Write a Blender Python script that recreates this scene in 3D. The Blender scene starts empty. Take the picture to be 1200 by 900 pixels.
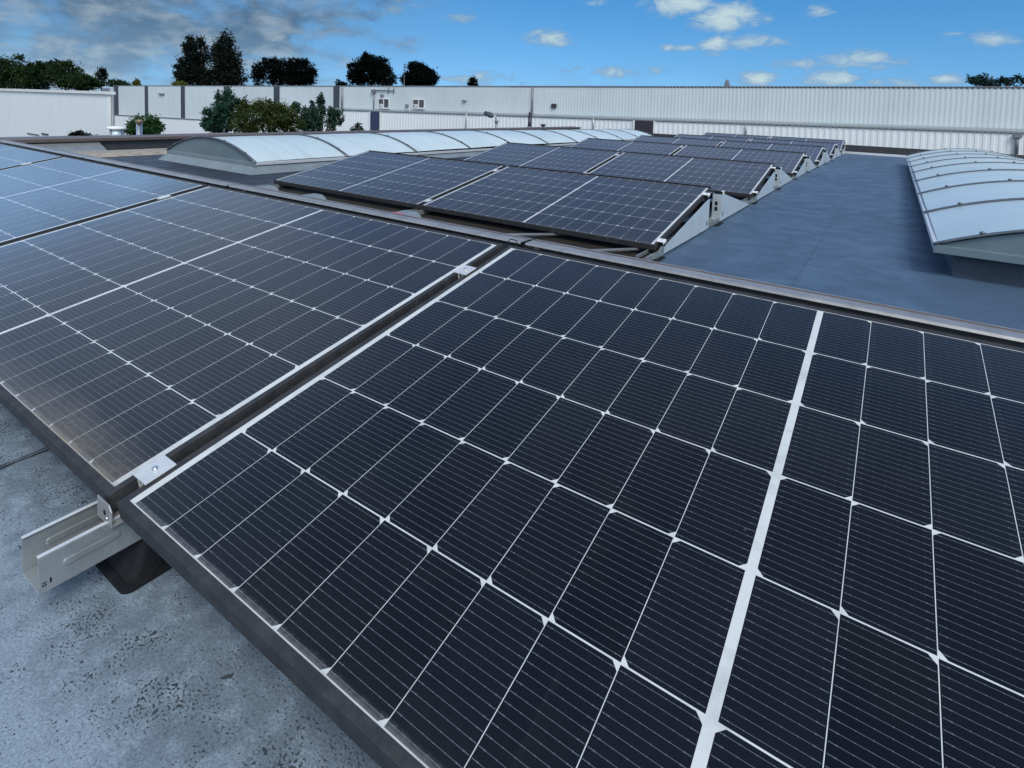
import bpy, bmesh, math, random
import numpy as np
from mathutils import Vector, Matrix

S = bpy.context.scene
COL = S.collection
R = math.radians
random.seed(7)

# ------------------------------------------------------------------ camera
Z0 = 0.155                      # front module's low edge above the roof
F_PX, CX, CY = 675.43, 585.21, 171.70
RIGHT = (0.8232, 0.5666, 0.0366)
DOWN = (0.0703, -0.0378, -0.9968)
FWD = (-0.5634, 0.8231, -0.0710)
CAM = Vector((0.9725, -0.3857, 0.6482 + Z0))
cd = bpy.data.cameras.new('camera')
cam = bpy.data.objects.new('camera', cd)
COL.objects.link(cam)
r_, d_, f_ = Vector(RIGHT).normalized(), Vector(DOWN), Vector(FWD).normalized()
d_ = f_.cross(r_).normalized()
r_ = d_.cross(f_).normalized()
m = Matrix((r_, -d_, -f_)).transposed().to_4x4()
m.translation = CAM
cam.matrix_world = m
cd.sensor_fit = 'HORIZONTAL'
cd.sensor_width = 36.0
cd.lens = F_PX / 1200 * 36.0
cd.shift_x = (600 - CX) / 1200
cd.shift_y = (CY - 450) / 1200
cd.clip_start = 0.02
cd.clip_end = 6000
S.camera = cam

# ------------------------------------------------------------------ world
SUN_EL, SUN_AZ = 48.0, 128.0      # azimuth from +Y towards +X
SKY_STRENGTH = 0.089
S.view_settings.view_transform = 'Standard'
S.view_settings.look = 'None'
S.view_settings.exposure = 0.74
S.view_settings.gamma = 1.0
S.view_settings.use_curve_mapping = False


class NT:
    """small helper to write node maths"""
    def __init__(self, tree):
        self.t = tree
        self.n = tree.nodes
        self.l = tree.links

    def node(self, kind, **kw):
        n = self.n.new(kind)
        for k, v in kw.items():
            setattr(n, k, v)
        return n

    def put(self, sock, v):
        if isinstance(v, bpy.types.NodeSocket):
            self.l.new(v, sock)
        elif v is not None:
            if isinstance(v, (tuple, list)) and len(v) == 3 and sock.type == 'RGBA':
                v = (*v, 1.0)
            sock.default_value = v

    def m(self, op, a, b=None, c=None, clamp=False):
        n = self.node('ShaderNodeMath', operation=op, use_clamp=clamp)
        self.put(n.inputs[0], a)
        if b is not None:
            self.put(n.inputs[1], b)
        if c is not None:
            self.put(n.inputs[2], c)
        return n.outputs[0]

    def vm(self, op, a, b=None):
        n = self.node('ShaderNodeVectorMath', operation=op)
        self.put(n.inputs[0], a)
        if b is not None:
            self.put(n.inputs[1], b)
        return n.outputs[0]

    def mix(self, fac, a, b):
        n = self.node('ShaderNodeMix', data_type='RGBA')
        self.put(n.inputs['Factor'], fac)
        self.put(n.inputs['A'], a) if False else self.put(n.inputs[6], a)
        self.put(n.inputs[7], b)
        return n.outputs[2]

    def noise(self, vec, scale, detail=4.0, rough=0.5, dist=0.0):
        n = self.node('ShaderNodeTexNoise')
        self.put(n.inputs['Vector'], vec)
        n.inputs['Scale'].default_value = scale
        n.inputs['Detail'].default_value = detail
        n.inputs['Roughness'].default_value = rough
        n.inputs['Distortion'].default_value = dist
        return n.outputs[0]

    def step(self, v, lo, hi, a=0.0, b=1.0):
        n = self.node('ShaderNodeMapRange', interpolation_type='SMOOTHSTEP')
        self.put(n.inputs[0], v)
        n.inputs[1].default_value = lo
        n.inputs[2].default_value = hi
        n.inputs[3].default_value = a
        n.inputs[4].default_value = b
        return n.outputs[0]

    def sep(self, v):
        n = self.node('ShaderNodeSeparateXYZ')
        self.put(n.inputs[0], v)
        return n.outputs[0], n.outputs[1], n.outputs[2]

    def comb(self, x, y, z):
        n = self.node('ShaderNodeCombineXYZ')
        for i, v in enumerate((x, y, z)):
            self.put(n.inputs[i], v)
        return n.outputs[0]

    def bump(self, h, strength, dist):
        n = self.node('ShaderNodeBump')
        n.inputs['Strength'].default_value = strength
        n.inputs['Distance'].default_value = dist
        self.put(n.inputs['Height'], h)
        return n.outputs[0]


def ray(px, py):
    v = r_ * ((px - CX) / F_PX) + d_ * ((py - CY) / F_PX) + f_
    return v


W = bpy.data.worlds.new('World')
S.world = W
W.use_nodes = True
wt = NT(W.node_tree)
wt.n.clear()
tc = wt.node('ShaderNodeTexCoord')
dirv = tc.outputs['Generated']
dx, dy, dz = wt.sep(dirv)
sky = wt.node('ShaderNodeTexSky')
sky.sky_type = 'NISHITA'
sky.sun_disc = False
sky.sun_elevation = R(SUN_EL)
sky.sun_rotation = R(SUN_AZ)
sky.air_density = 1.1
sky.dust_density = 0.3
sky.ozone_density = 1.6
lift = wt.vm('NORMALIZE', wt.comb(dx, dy, wt.m('ADD', wt.m('ABSOLUTE', dz), 0.16)))
wt.put(sky.inputs[0], lift)
hsv = wt.node('ShaderNodeHueSaturation')
hsv.inputs['Saturation'].default_value = 1.45
wt.put(hsv.inputs['Color'], sky.outputs[0])
bg_sky = wt.node('ShaderNodeBackground')
wt.put(bg_sky.inputs[0], hsv.outputs[0])
bg_sky.inputs[1].default_value = SKY_STRENGTH

# cloud layer, laid out over directions (azimuth, elevation)
az = wt.m('ARCTAN2', dx, dy)
el = wt.m('ARCSINE', dz)
flat = wt.m('ADD', wt.m('MAXIMUM', dz, 0.0), 0.10)
cp = wt.comb(wt.m('DIVIDE', dx, flat), wt.m('DIVIDE', dy, flat), wt.m('MULTIPLY', dz, 3.0))
n_big = wt.noise(cp, 0.55, 6.0, 0.56, 0.3)
n_fine = wt.noise(cp, 1.9, 6.0, 0.60, 0.2)
ang = wt.comb(wt.m('MULTIPLY', az, 1.0), wt.m('MULTIPLY', el, 2.2), 0.0)
n_ang = wt.noise(ang, 26.0, 6.0, 0.60, 0.6)
n_det = wt.noise(ang, 9.0, 5.0, 0.55, 0.4)


def azel(px, py):
    v = ray(px, py).normalized()
    return math.atan2(v.x, v.y), math.asin(v.z)


# grey cloud deck to the left of the view and behind the camera
az_edge = azel(520, 60)[0]
leftness = wt.step(az, az_edge + 0.26, az_edge - 0.36)
behind = wt.step(az, 1.9, 2.6)
lump = wt.noise(wt.comb(az, wt.m('MULTIPLY', el, 2.1), 0.4), 8.0, 7.0, 0.58, 0.25)
lump2 = wt.noise(wt.comb(wt.m('ADD', az, 3.0), wt.m('MULTIPLY', el, 2.0), 0.0), 15.0, 6.0, 0.58, 0.25)
hgt = wt.step(el, R(1.5), R(8.0))
deck = wt.m('ADD', wt.m('MULTIPLY', lump, 1.25), wt.m('MULTIPLY', lump2, 0.45))
deck = wt.m('ADD', deck, wt.m('MULTIPLY', wt.m('MAXIMUM', leftness, wt.m('MULTIPLY', behind, 0.7)), 0.72))
deck_a = wt.step(deck, 1.12, 1.62)
deck_a = wt.m('MAXIMUM', deck_a, wt.m('MULTIPLY', leftness, 0.45))
# separate small cumulus in the blue part
blobs = [  # px, py, half width px, half height px, weight
    (850, 20, 42, 17, 1.0), (800, 6, 44, 13, 1.0), (838, 53, 22, 11, 0.95), (880, 48, 55, 13, 0.62),
    (955, 13, 22, 8, 0.75), (800, 56, 30, 5, 0.7), (648, 44, 34, 12, 0.75), (1005, 70, 60, 12, 0.8),
    (940, 76, 50, 10, 0.62), (1160, 46, 44, 10, 0.7), (1120, 40, 20, 4, 0.6), (885, 92, 24, 11, 0.9),
    (970, 92, 40, 11, 0.9), (1110, 92, 34, 7, 0.7), (730, 84, 80, 8, 0.55), (560, 92, 60, 10, 0.6),
    (1055, 97, 60, 8, 0.6), (470, 12, 40, 9, 0.5), (530, 20, 50, 10, 0.45), (690, 3, 40, 5, 0.5)]
cum = None
for (bx, by, bw, bh, wgt) in blobs:
    a0, e0 = azel(bx, by)
    a1, _ = azel(bx + bw, by)
    _, e1 = azel(bx, by - bh)
    qa = wt.m('MULTIPLY', wt.m('SUBTRACT', az, a0), 1.0 / abs(a1 - a0))
    qe = wt.m('MULTIPLY', wt.m('SUBTRACT', el, e0), 1.0 / abs(e1 - e0))
    q = wt.m('ADD', wt.m('MULTIPLY', qa, qa), wt.m('MULTIPLY', qe, qe))
    g = wt.m('MULTIPLY', wt.m('EXPONENT', wt.m('MULTIPLY', q, -0.75)), wgt)
    cum = g if cum is None else wt.m('MAXIMUM', cum, g)
cum_v = wt.m('ADD', cum, wt.m('MULTIPLY', wt.m('SUBTRACT', n_ang, 0.5), 1.5))
cum_v = wt.m('MULTIPLY', cum_v, wt.step(cum, 0.08, 0.3))
cum_a = wt.step(cum_v, 0.24, 0.66)
# thin bright veil near the horizon on the right
veil = wt.m('MULTIPLY', wt.step(el, R(6.5), R(0.5)), wt.step(n_det, 0.35, 0.75))
cloud_low = wt.m('MAXIMUM', wt.m('MULTIPLY', deck_a, 0.94), wt.m('MAXIMUM', wt.m('MULTIPLY', cum_a, 0.90), wt.m('MULTIPLY', veil, 0.55)))
# colour: grey-blue bodies with paler tops in the deck, whitish cumulus
shade = wt.m('ADD', wt.m('MULTIPLY', lump2, 0.75), wt.m('MULTIPLY', n_ang, 0.35))
deck_lo = wt.mix(wt.step(shade, 0.44, 0.72), (0.105, 0.175, 0.255), (0.225, 0.290, 0.345))
deck_hi = wt.mix(wt.step(shade, 0.46, 0.80), (0.045, 0.086, 0.142), (0.175, 0.225, 0.270))
deck_c = wt.mix(hgt, deck_lo, deck_hi)
cum_c = wt.mix(wt.step(cum_v, 0.35, 1.15), (0.115, 0.225, 0.37), (0.34, 0.42, 0.43))
c_low = wt.mix(deck_a, cum_c, deck_c)
# a thin high veil above the field of view, with an added bright blue patch low left for the module reflections
band = wt.m('MULTIPLY', wt.step(el, R(11), R(19)), wt.step(el, R(54), R(31)))
veil_n = wt.step(n_big, 0.30, 0.62, 0.70, 1.0)
hi_a = wt.m('MULTIPLY', wt.m('MULTIPLY', band, veil_n), 0.85)
hi_c = wt.mix(wt.step(n_fine, 0.35, 0.65), (0.165, 0.245, 0.43), (0.235, 0.310, 0.47))
refl_patch = wt.m('MULTIPLY', wt.m('MULTIPLY', wt.step(el, R(7.2), R(10.0)), wt.step(el, R(19.5), R(15.5))), wt.step(az, R(-58), R(-70)))
refl_patch = wt.m('MULTIPLY', refl_patch, wt.step(n_det, 0.30, 0.55, 0.65, 1.0))
hi_c = wt.mix(wt.m('MULTIPLY', wt.step(az, R(-50), R(-66)), 0.75), hi_c, (0.47, 0.57, 0.73))
hi_c = wt.mix(refl_patch, hi_c, (0.56, 0.92, 1.46))
hi_a = wt.m('MAXIMUM', hi_a, wt.m('MULTIPLY', refl_patch, 0.9))
low_w = wt.step(el, R(20), R(11))
zen_a = wt.m('MULTIPLY', wt.step(el, R(34), R(52)), 0.92)
zen_c = wt.mix(wt.step(n_big, 0.35, 0.65), (0.070, 0.098, 0.155), (0.125, 0.155, 0.205))
back_d = wt.m('ADD', wt.m('MULTIPLY', dx, 0.55), wt.m('MULTIPLY', dy, -0.83))
back = wt.m('MULTIPLY', wt.step(back_d, 0.05, 0.45), wt.step(el, R(-2), R(8)))
fill_bank_c = wt.mix(wt.step(n_big, 0.32, 0.66), (0.43, 0.49, 0.55), (0.72, 0.78, 0.82))  # added unseen bright cloud bank behind the camera, fill light for the walls
zen_c = wt.mix(back, zen_c, fill_bank_c)
zen_a = wt.m('MAXIMUM', zen_a, wt.m('MULTIPLY', back, 0.92))
cloud_a = wt.m('MAXIMUM', wt.m('MULTIPLY', cloud_low, low_w), hi_a)
c_col = wt.mix(wt.m('DIVIDE', hi_a, wt.m('MAXIMUM', wt.m('ADD', hi_a, wt.m('MULTIPLY', cloud_low, low_w)), 0.001)), c_low, hi_c)
c_col = wt.mix(zen_a, c_col, zen_c)
cloud_a = wt.m('MAXIMUM', cloud_a, zen_a)
bg_cl = wt.node('ShaderNodeBackground')
wt.put(bg_cl.inputs[0], c_col)
bg_cl.inputs[1].default_value = 1.0
mx = wt.node('ShaderNodeMixShader')
wt.put(mx.inputs[0], cloud_a)
wt.l.new(bg_sky.outputs[0], mx.inputs[1])
wt.l.new(bg_cl.outputs[0], mx.inputs[2])
wo = wt.node('ShaderNodeOutputWorld')
wt.l.new(mx.outputs[0], wo.inputs[0])
W.cycles.sampling_method = 'MANUAL'
W.cycles.sample_map_resolution = 1024

sl = bpy.data.lights.new('sun', 'SUN')
sl.energy = 1.45
sl.angle = R(24)
sl.color = (1.0, 0.95, 0.88)
so = bpy.data.objects.new('sun', sl)
COL.objects.link(so)
sd = Vector((math.sin(R(SUN_AZ)) * math.cos(R(SUN_EL)), math.cos(R(SUN_AZ)) * math.cos(R(SUN_EL)), math.sin(R(SUN_EL))))
so.rotation_euler = sd.to_track_quat('Z', 'Y').to_euler()
so.location = (20, 10, 30)


# ------------------------------------------------------------------ helpers
def at_y(px, py, Y):
    d = ray(px, py)
    return CAM + d * ((Y - CAM.y) / d.y)


def at_x(px, py, X):
    d = ray(px, py)
    return CAM + d * ((X - CAM.x) / d.x)


class MB:
    """collects shapes, links them as one mesh object"""
    def __init__(self):
        self.v, self.f, self.mi, self.sm = [], [], [], []

    def poly(self, pts, faces, mi=0, smooth=False):
        o = len(self.v)
        self.v += [tuple(p) for p in pts]
        for f in faces:
            self.f.append(tuple(i + o for i in f))
            self.mi.append(mi)
            self.sm.append(smooth)

    def box(self, x0, x1, y0, y1, z0, z1, mi=0):
        p = [(x, y, z) for z in (z0, z1) for y in (y0, y1) for x in (x0, x1)]
        self.poly(p, [(0, 2, 3, 1), (4, 5, 7, 6), (0, 1, 5, 4), (2, 6, 7, 3), (0, 4, 6, 2), (1, 3, 7, 5)], mi)

    def prism(self, prof, axis, a, b, mi=0, smooth=False, caps=True):
        """closed profile extruded along an axis ('x': profile is (y,z); 'y': (x,z); 'z': (x,y))"""
        n = len(prof)

        def P(q, t):
            return {'x': (t, q[0], q[1]), 'y': (q[0], t, q[1]), 'z': (q[0], q[1], t)}[axis]
        pts = [P(q, a) for q in prof] + [P(q, b) for q in prof]
        fs = [(i, (i + 1) % n, n + (i + 1) % n, n + i) for i in range(n)]
        o = len(self.v)
        self.poly(pts, fs, mi, smooth)
        if caps:
            self.f += [tuple(o + i for i in range(n))[::-1], tuple(o + n + i for i in range(n))]
            self.mi += [mi, mi]
            self.sm += [False, False]

    def tube(self, pts, rad, n=10, mi=0, caps=True):
        pts = [Vector(p) for p in pts]
        rs = rad if isinstance(rad, (list, tuple)) else [rad] * len(pts)
        o = len(self.v)
        for i, p in enumerate(pts):
            t = (pts[min(i + 1, len(pts) - 1)] - pts[max(i - 1, 0)]).normalized()
            u = t.cross(Vector((0, 0, 1)))
            if u.length < 1e-3:
                u = t.cross(Vector((1, 0, 0)))
            u.normalize()
            w = t.cross(u)
            for k in range(n):
                a = 2 * math.pi * k / n
                self.v.append(tuple(p + (u * math.cos(a) + w * math.sin(a)) * rs[i]))
        for i in range(len(pts) - 1):
            for k in range(n):
                self.f.append((o + i * n + k, o + i * n + (k + 1) % n, o + (i + 1) * n + (k + 1) % n, o + (i + 1) * n + k))
                self.mi.append(mi)
                self.sm.append(True)
        if caps:
            self.f.append(tuple(o + k for k in range(n))[::-1])
            self.f.append(tuple(o + (len(pts) - 1) * n + k for k in range(n)))
            self.mi += [mi, mi]
            self.sm += [False, False]

    def build(self, name, mats, parent=None, bevel=0.0):
        me = bpy.data.meshes.new(name)
        me.from_pydata(self.v, [], self.f)
        if not isinstance(mats, (list, tuple)):
            mats = [mats]
        for mt in mats:
            me.materials.append(mt)
        me.polygons.foreach_set('material_index', self.mi)
        me.polygons.foreach_set('use_smooth', self.sm)
        bm = bmesh.new()
        bm.from_mesh(me)
        bmesh.ops.recalc_face_normals(bm, faces=bm.faces)
        bm.to_mesh(me)
        bm.free()
        me.update()
        o = bpy.data.objects.new(name, me)
        COL.objects.link(o)
        if parent:
            o.parent = parent
        if bevel:
            b = o.modifiers.new('bevel', 'BEVEL')
            b.width = bevel
            b.segments = 2
            b.limit_method = 'ANGLE'
            b.angle_limit = R(40)
        return o


def tag(o, label, cat, group=None, kind=None):
    o['label'] = label
    o['category'] = cat
    if group:
        o['group'] = group
    if kind:
        o['kind'] = kind
    return o


def struct(o):
    o['kind'] = 'structure'
    return o


def thing(name, label, cat, loc=(0, 0, 0), rot=(0, 0, 0), group=None):
    o = bpy.data.objects.new(name, None)
    COL.objects.link(o)
    o.empty_display_size = 0.1
    o.location = loc
    o.rotation_euler = rot
    tag(o, label, cat, group)
    return o


def dup(root, label=None, loc=None):
    c = root.copy()
    COL.objects.link(c)
    if label:
        c['label'] = label
    if loc is not None:
        c.location = loc
    for ch in list(root.children):
        k = ch.copy()
        COL.objects.link(k)
        k.parent = c
        for g in list(ch.children):
            h = g.copy()
            COL.objects.link(h)
            h.parent = k
    return c


# ------------------------------------------------------------------ materials
def mat(name, base=(0.5, 0.5, 0.5), rough=0.5, metal=0.0, spec=0.5, coat=0.0):
    m = bpy.data.materials.new(name)
    m.use_nodes = True
    b = m.node_tree.nodes['Principled BSDF']
    b.inputs['Base Color'].default_value = (*base, 1)
    b.inputs['Roughness'].default_value = rough
    b.inputs['Metallic'].default_value = metal
    b.inputs['Specular IOR Level'].default_value = spec
    b.inputs['Coat Weight'].default_value = coat
    return m, NT(m.node_tree), b


def worn(name, base, dark, scale, rough=0.5, metal=0.0, amount=0.6, bump=0.0, spec=0.5, coords='Object', rough_var=0.12):
    """base colour broken up by patchy noise"""
    m, t, b = mat(name, base, rough, metal, spec)
    v = t.node('ShaderNodeTexCoord').outputs[coords]
    n1 = t.noise(v, scale, 6.0, 0.62, 0.2)
    n2 = t.noise(v, scale * 6.3, 4.0, 0.6)
    f = t.m('MULTIPLY', t.step(t.m('ADD', t.m('MULTIPLY', n1, 0.7), t.m('MULTIPLY', n2, 0.3)), 0.40, 0.68), amount)
    t.put(b.inputs['Base Color'], t.mix(f, base, dark))
    t.put(b.inputs['Roughness'], t.m('ADD', rough - rough_var / 2, t.m('MULTIPLY', n2, rough_var)))
    if bump:
        t.put(b.inputs['Normal'], t.bump(n2, bump, 0.01))
    return m


M_ALU = worn('aluminium', (0.74, 0.77, 0.79), (0.58, 0.61, 0.63), 30, 0.42, 0.45)
M_GALV = worn('galvanised_steel', (0.40, 0.44, 0.455), (0.26, 0.29, 0.305), 14, 0.36, 0.6, 0.7, rough_var=0.2)
M_DEFL = worn('weathered_deflector', (0.36, 0.37, 0.38), (0.22, 0.22, 0.23), 9, 0.45, 0.5, 0.8)
M_PLATE = worn('coated_sheet', (0.60, 0.70, 0.76), (0.47, 0.56, 0.62), 8, 0.38, 0.35, 0.6)
M_FRAME = worn('black_anodised_frame', (0.028, 0.030, 0.035), (0.055, 0.056, 0.060), 22, 0.58, 0.0, 0.8, spec=0.25)
M_RUBBER = worn('black_rubber', (0.007, 0.009, 0.012), (0.014, 0.016, 0.020), 40, 0.75, 0, 0.7, 0.2, spec=0.25)
M_KERB = worn('skylight_kerb_sheet', (0.215, 0.265, 0.305), (0.15, 0.19, 0.22), 3, 0.5, 0.2, 0.8)
M_BAR = worn('skylight_bar', (0.16, 0.18, 0.20), (0.10, 0.11, 0.13), 12, 0.4, 0.6)
M_COPING = worn('brown_coping', (0.115, 0.085, 0.078), (0.07, 0.058, 0.056), 4, 0.5, 0.1)
M_FASCIA = worn('dark_fascia', (0.030, 0.033, 0.042), (0.06, 0.065, 0.07), 3, 0.6)
M_UPSTAND = worn('dark_felt_upstand', (0.042, 0.068, 0.105), (0.028, 0.044, 0.070), 4, 0.7, 0, 0.8, 0.2)
M_STONE = worn('gravel_edge', (0.34, 0.31, 0.26), (0.16, 0.15, 0.14), 9, 0.9, 0, 0.8, 0.4)
M_DARKTRIM = worn('dark_trim', (0.05, 0.06, 0.085), (0.035, 0.04, 0.06), 5, 0.5)
M_DOOR = worn('blue_door', (0.035, 0.055, 0.115), (0.028, 0.04, 0.08), 3, 0.5)
M_LOUVRE = worn('dark_louvre', (0.030, 0.030, 0.042), (0.045, 0.045, 0.06), 3, 0.5)
M_WHITE = worn('white_paint', (0.74, 0.76, 0.77), (0.60, 0.63, 0.65), 3, 0.5, 0, 0.6)
M_GREYPIPE = worn('grey_pipe', (0.22, 0.24, 0.27), (0.15, 0.16, 0.18), 6, 0.5, 0.3)
M_PANE = worn('window_pane', (0.05, 0.06, 0.07), (0.16, 0.16, 0.15), 2.5, 0.1, 0, 0.8)
M_STEELPIPE = worn('shiny_steel', (0.72, 0.74, 0.76), (0.5, 0.52, 0.55), 8, 0.18, 1.0)
M_GAP_SHEET = worn('dark_brown_sheet', (0.022, 0.018, 0.014), (0.040, 0.032, 0.022), 6, 0.6, 0.1, 0.8)
M_BARK = worn('bark', (0.055, 0.045, 0.035), (0.03, 0.025, 0.02), 9, 0.9, 0, 0.8, 0.5)


def cladding(name, base, dark):
    m, t, b = mat(name, base, 0.5)
    v = t.node('ShaderNodeTexCoord').outputs['Object']
    x, y, z = t.sep(v)
    streak = t.noise(t.comb(t.m('MULTIPLY', x, 2.4), 0.0, t.m('MULTIPLY', z, 0.35)), 1.0, 5.0, 0.6)
    patch = t.noise(v, 0.12, 4.0, 0.6)
    f = t.m('ADD', t.m('MULTIPLY', t.step(streak, 0.45, 0.75), 0.45), t.m('MULTIPLY', t.step(patch, 0.40, 0.65), 0.5))
    t.put(b.inputs['Base Color'], t.mix(f, base, dark))
    return m


M_CLAD_UP = cladding('upper_cladding_paint', (0.58, 0.66, 0.70), (0.48, 0.55, 0.60))
M_CLAD_LO = cladding('lower_cladding_paint', (0.76, 0.82, 0.86), (0.67, 0.73, 0.77))


def skylight_mat():
    m, t, b = mat('polycarbonate', (0.55, 0.66, 0.70), 0.3, 0, 0.5, 0.15)
    v = t.node('ShaderNodeTexCoord').outputs['Object']
    n1 = t.noise(v, 0.9, 5.0, 0.6, 0.3)
    n2 = t.noise(v, 14, 4.0, 0.6)
    f = t.step(t.m('ADD', t.m('MULTIPLY', n1, 0.7), t.m('MULTIPLY', n2, 0.3)), 0.36, 0.68)
    x, y, z = t.sep(v)
    # grime washed down the curve of the sheets, thicker beside the bars
    run = t.noise(t.comb(t.m('MULTIPLY', x, 0.8), t.m('MULTIPLY', y, 9.0), 0.0), 1.0, 5.0, 0.6, 0.2)
    col = t.mix(f, (0.57, 0.68, 0.72), (0.47, 0.585, 0.63))
    col = t.mix(t.m('MULTIPLY', t.step(run, 0.50, 0.74), 0.45), col, (0.36, 0.44, 0.46))
    t.put(b.inputs['Base Color'], col)
    t.put(b.inputs['Roughness'], t.m('ADD', 0.27, t.m('MULTIPLY', n2, 0.15)))
    return m


M_DOME = skylight_mat()
M_CAP = worn('skylight_end_sheet', (0.145, 0.205, 0.245), (0.105, 0.150, 0.180), 1.6, 0.22, 0, 0.7)


def roof_mat(name, base, dark, lichen, fine):
    m, t, b = mat(name, base, 0.75)
    v = t.node('ShaderNodeTexCoord').outputs['Object']
    x, y, z = t.sep(v)
    big = t.noise(v, 0.55, 5.0, 0.6, 0.6)
    mid = t.noise(v, 5.0, 6.0, 0.65, 0.3)
    grain = t.noise(v, fine, 3.0, 0.7)
    col = t.mix(t.step(t.m('ADD', t.m('MULTIPLY', big, 0.6), t.m('MULTIPLY', mid, 0.4)), 0.36, 0.66), base, dark)
    gr = t.step(grain, 0.30, 0.72, 0.72, 1.25)
    hv = t.node('ShaderNodeHueSaturation')
    t.put(hv.inputs['Color'], col)
    t.put(hv.inputs['Value'], gr)
    out = hv.outputs[0]
    if lichen:
        # lichen specks: many small dark flecks gathered in patches, more of them along the drip line of the modules
        near = t.step(t.m('ADD', y, t.m('MULTIPLY', t.m('SUBTRACT', mid, 0.5), 0.22)), -0.24, 0.02)
        sv = t.vm('MULTIPLY', v, (1.0, 1.35, 1.0))
        p = t.noise(sv, 210.0, 2.0, 0.55, 0.0)
        clus = t.noise(v, 13.0, 5.0, 0.66, 0.5)
        big_c = t.noise(v, 1.7, 3.0, 0.5)
        dens = t.m('ADD', t.m('MULTIPLY', t.m('SUBTRACT', clus, 0.5), 0.62), t.m('ADD', t.m('MULTIPLY', near, 0.11), t.m('MULTIPLY', t.m('SUBTRACT', big_c, 0.5), 0.25)))
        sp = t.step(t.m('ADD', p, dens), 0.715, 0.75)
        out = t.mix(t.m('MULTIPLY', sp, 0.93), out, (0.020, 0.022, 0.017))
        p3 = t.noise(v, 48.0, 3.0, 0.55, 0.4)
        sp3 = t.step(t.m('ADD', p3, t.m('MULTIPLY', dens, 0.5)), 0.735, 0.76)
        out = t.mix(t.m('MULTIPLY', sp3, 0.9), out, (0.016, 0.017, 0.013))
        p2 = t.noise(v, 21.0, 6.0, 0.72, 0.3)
        soil_shade = t.step(t.m('ADD', p2, t.m('MULTIPLY', near, 0.24)), 0.52, 0.82)
        out = t.mix(t.m('MULTIPLY', soil_shade, t.m('ADD', 0.13, t.m('MULTIPLY', near, 0.42))), out, (0.055, 0.078, 0.105))  # soil, plus the shade beside the modules painted into the colour
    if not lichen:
        # felt colour goes to near-black towards the left of the roof
        dark_left = t.step(t.m('ADD', x, t.m('MULTIPLY', t.m('SUBTRACT', big, 0.5), 1.2)), -2.6, -3.6)
        out = t.mix(t.m('MULTIPLY', dark_left, 0.95), out, (0.014, 0.019, 0.030))
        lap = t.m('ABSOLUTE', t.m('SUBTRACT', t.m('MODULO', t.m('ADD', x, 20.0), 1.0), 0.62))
        lap = t.m('LESS_THAN', t.m('ADD', lap, t.m('MULTIPLY', t.m('SUBTRACT', mid, 0.5), 0.012)), 0.005)
        out = t.mix(t.m('MULTIPLY', lap, 0.30), out, (0.02, 0.025, 0.035))
        g2 = t.noise(v, 62.0, 3.0, 0.7)
        out = t.mix(t.step(g2, 0.50, 0.75, 0.0, 0.45), out, (0.13, 0.19, 0.27))
        out = t.mix(t.step(g2, 0.48, 0.28, 0.0, 0.45), out, (0.025, 0.045, 0.08))
        fl = t.step(t.noise(v, 33.0, 4.0, 0.62, 0.2), 0.63, 0.72)
        out = t.mix(t.m('MULTIPLY', fl, 0.25), out, (0.05, 0.06, 0.075))
    t.put(b.inputs['Base Color'], out)
    t.put(b.inputs['Roughness'], t.step(mid, 0.3, 0.7, 0.55 if lichen else 0.40, 0.85 if lichen else 0.62))
    b.inputs['Specular IOR Level'].default_value = 0.30
    h = t.m('ADD', t.m('MULTIPLY', grain, 0.35), t.m('MULTIPLY', mid, 0.8))
    t.put(b.inputs['Normal'], t.bump(h, 0.5, 0.006))
    return m


M_ROOF_A = roof_mat('pale_mineral_felt', (0.255, 0.332, 0.420), (0.222, 0.295, 0.380), True, 260)
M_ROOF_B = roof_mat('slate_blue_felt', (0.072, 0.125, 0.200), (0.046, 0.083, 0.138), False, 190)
M_SEAM = worn('bitumen_seam', (0.018, 0.026, 0.038), (0.05, 0.075, 0.105), 60, 0.7, 0, 0.6)
M_GROUND = worn('yard_asphalt', (0.06, 0.06, 0.06), (0.09, 0.09, 0.085), 0.4, 0.9)
M_ANNEX = worn('annex_felt', (0.22, 0.25, 0.29), (0.13, 0.15, 0.18), 0.5, 0.85, 0, 0.8)

# module laminate: half-cut cells, wires and back sheet, laid out in metres on the object itself
PL, PW, PH = 1.722, 1.134, 0.030
LIP = 0.0135
CG, CGV, MID = 0.0010, 0.0022, 0.0125
HALF = 9 * 0.091 + 8 * CG
MV = (PW - 6 * 0.182 - 5 * CGV) / 2


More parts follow.
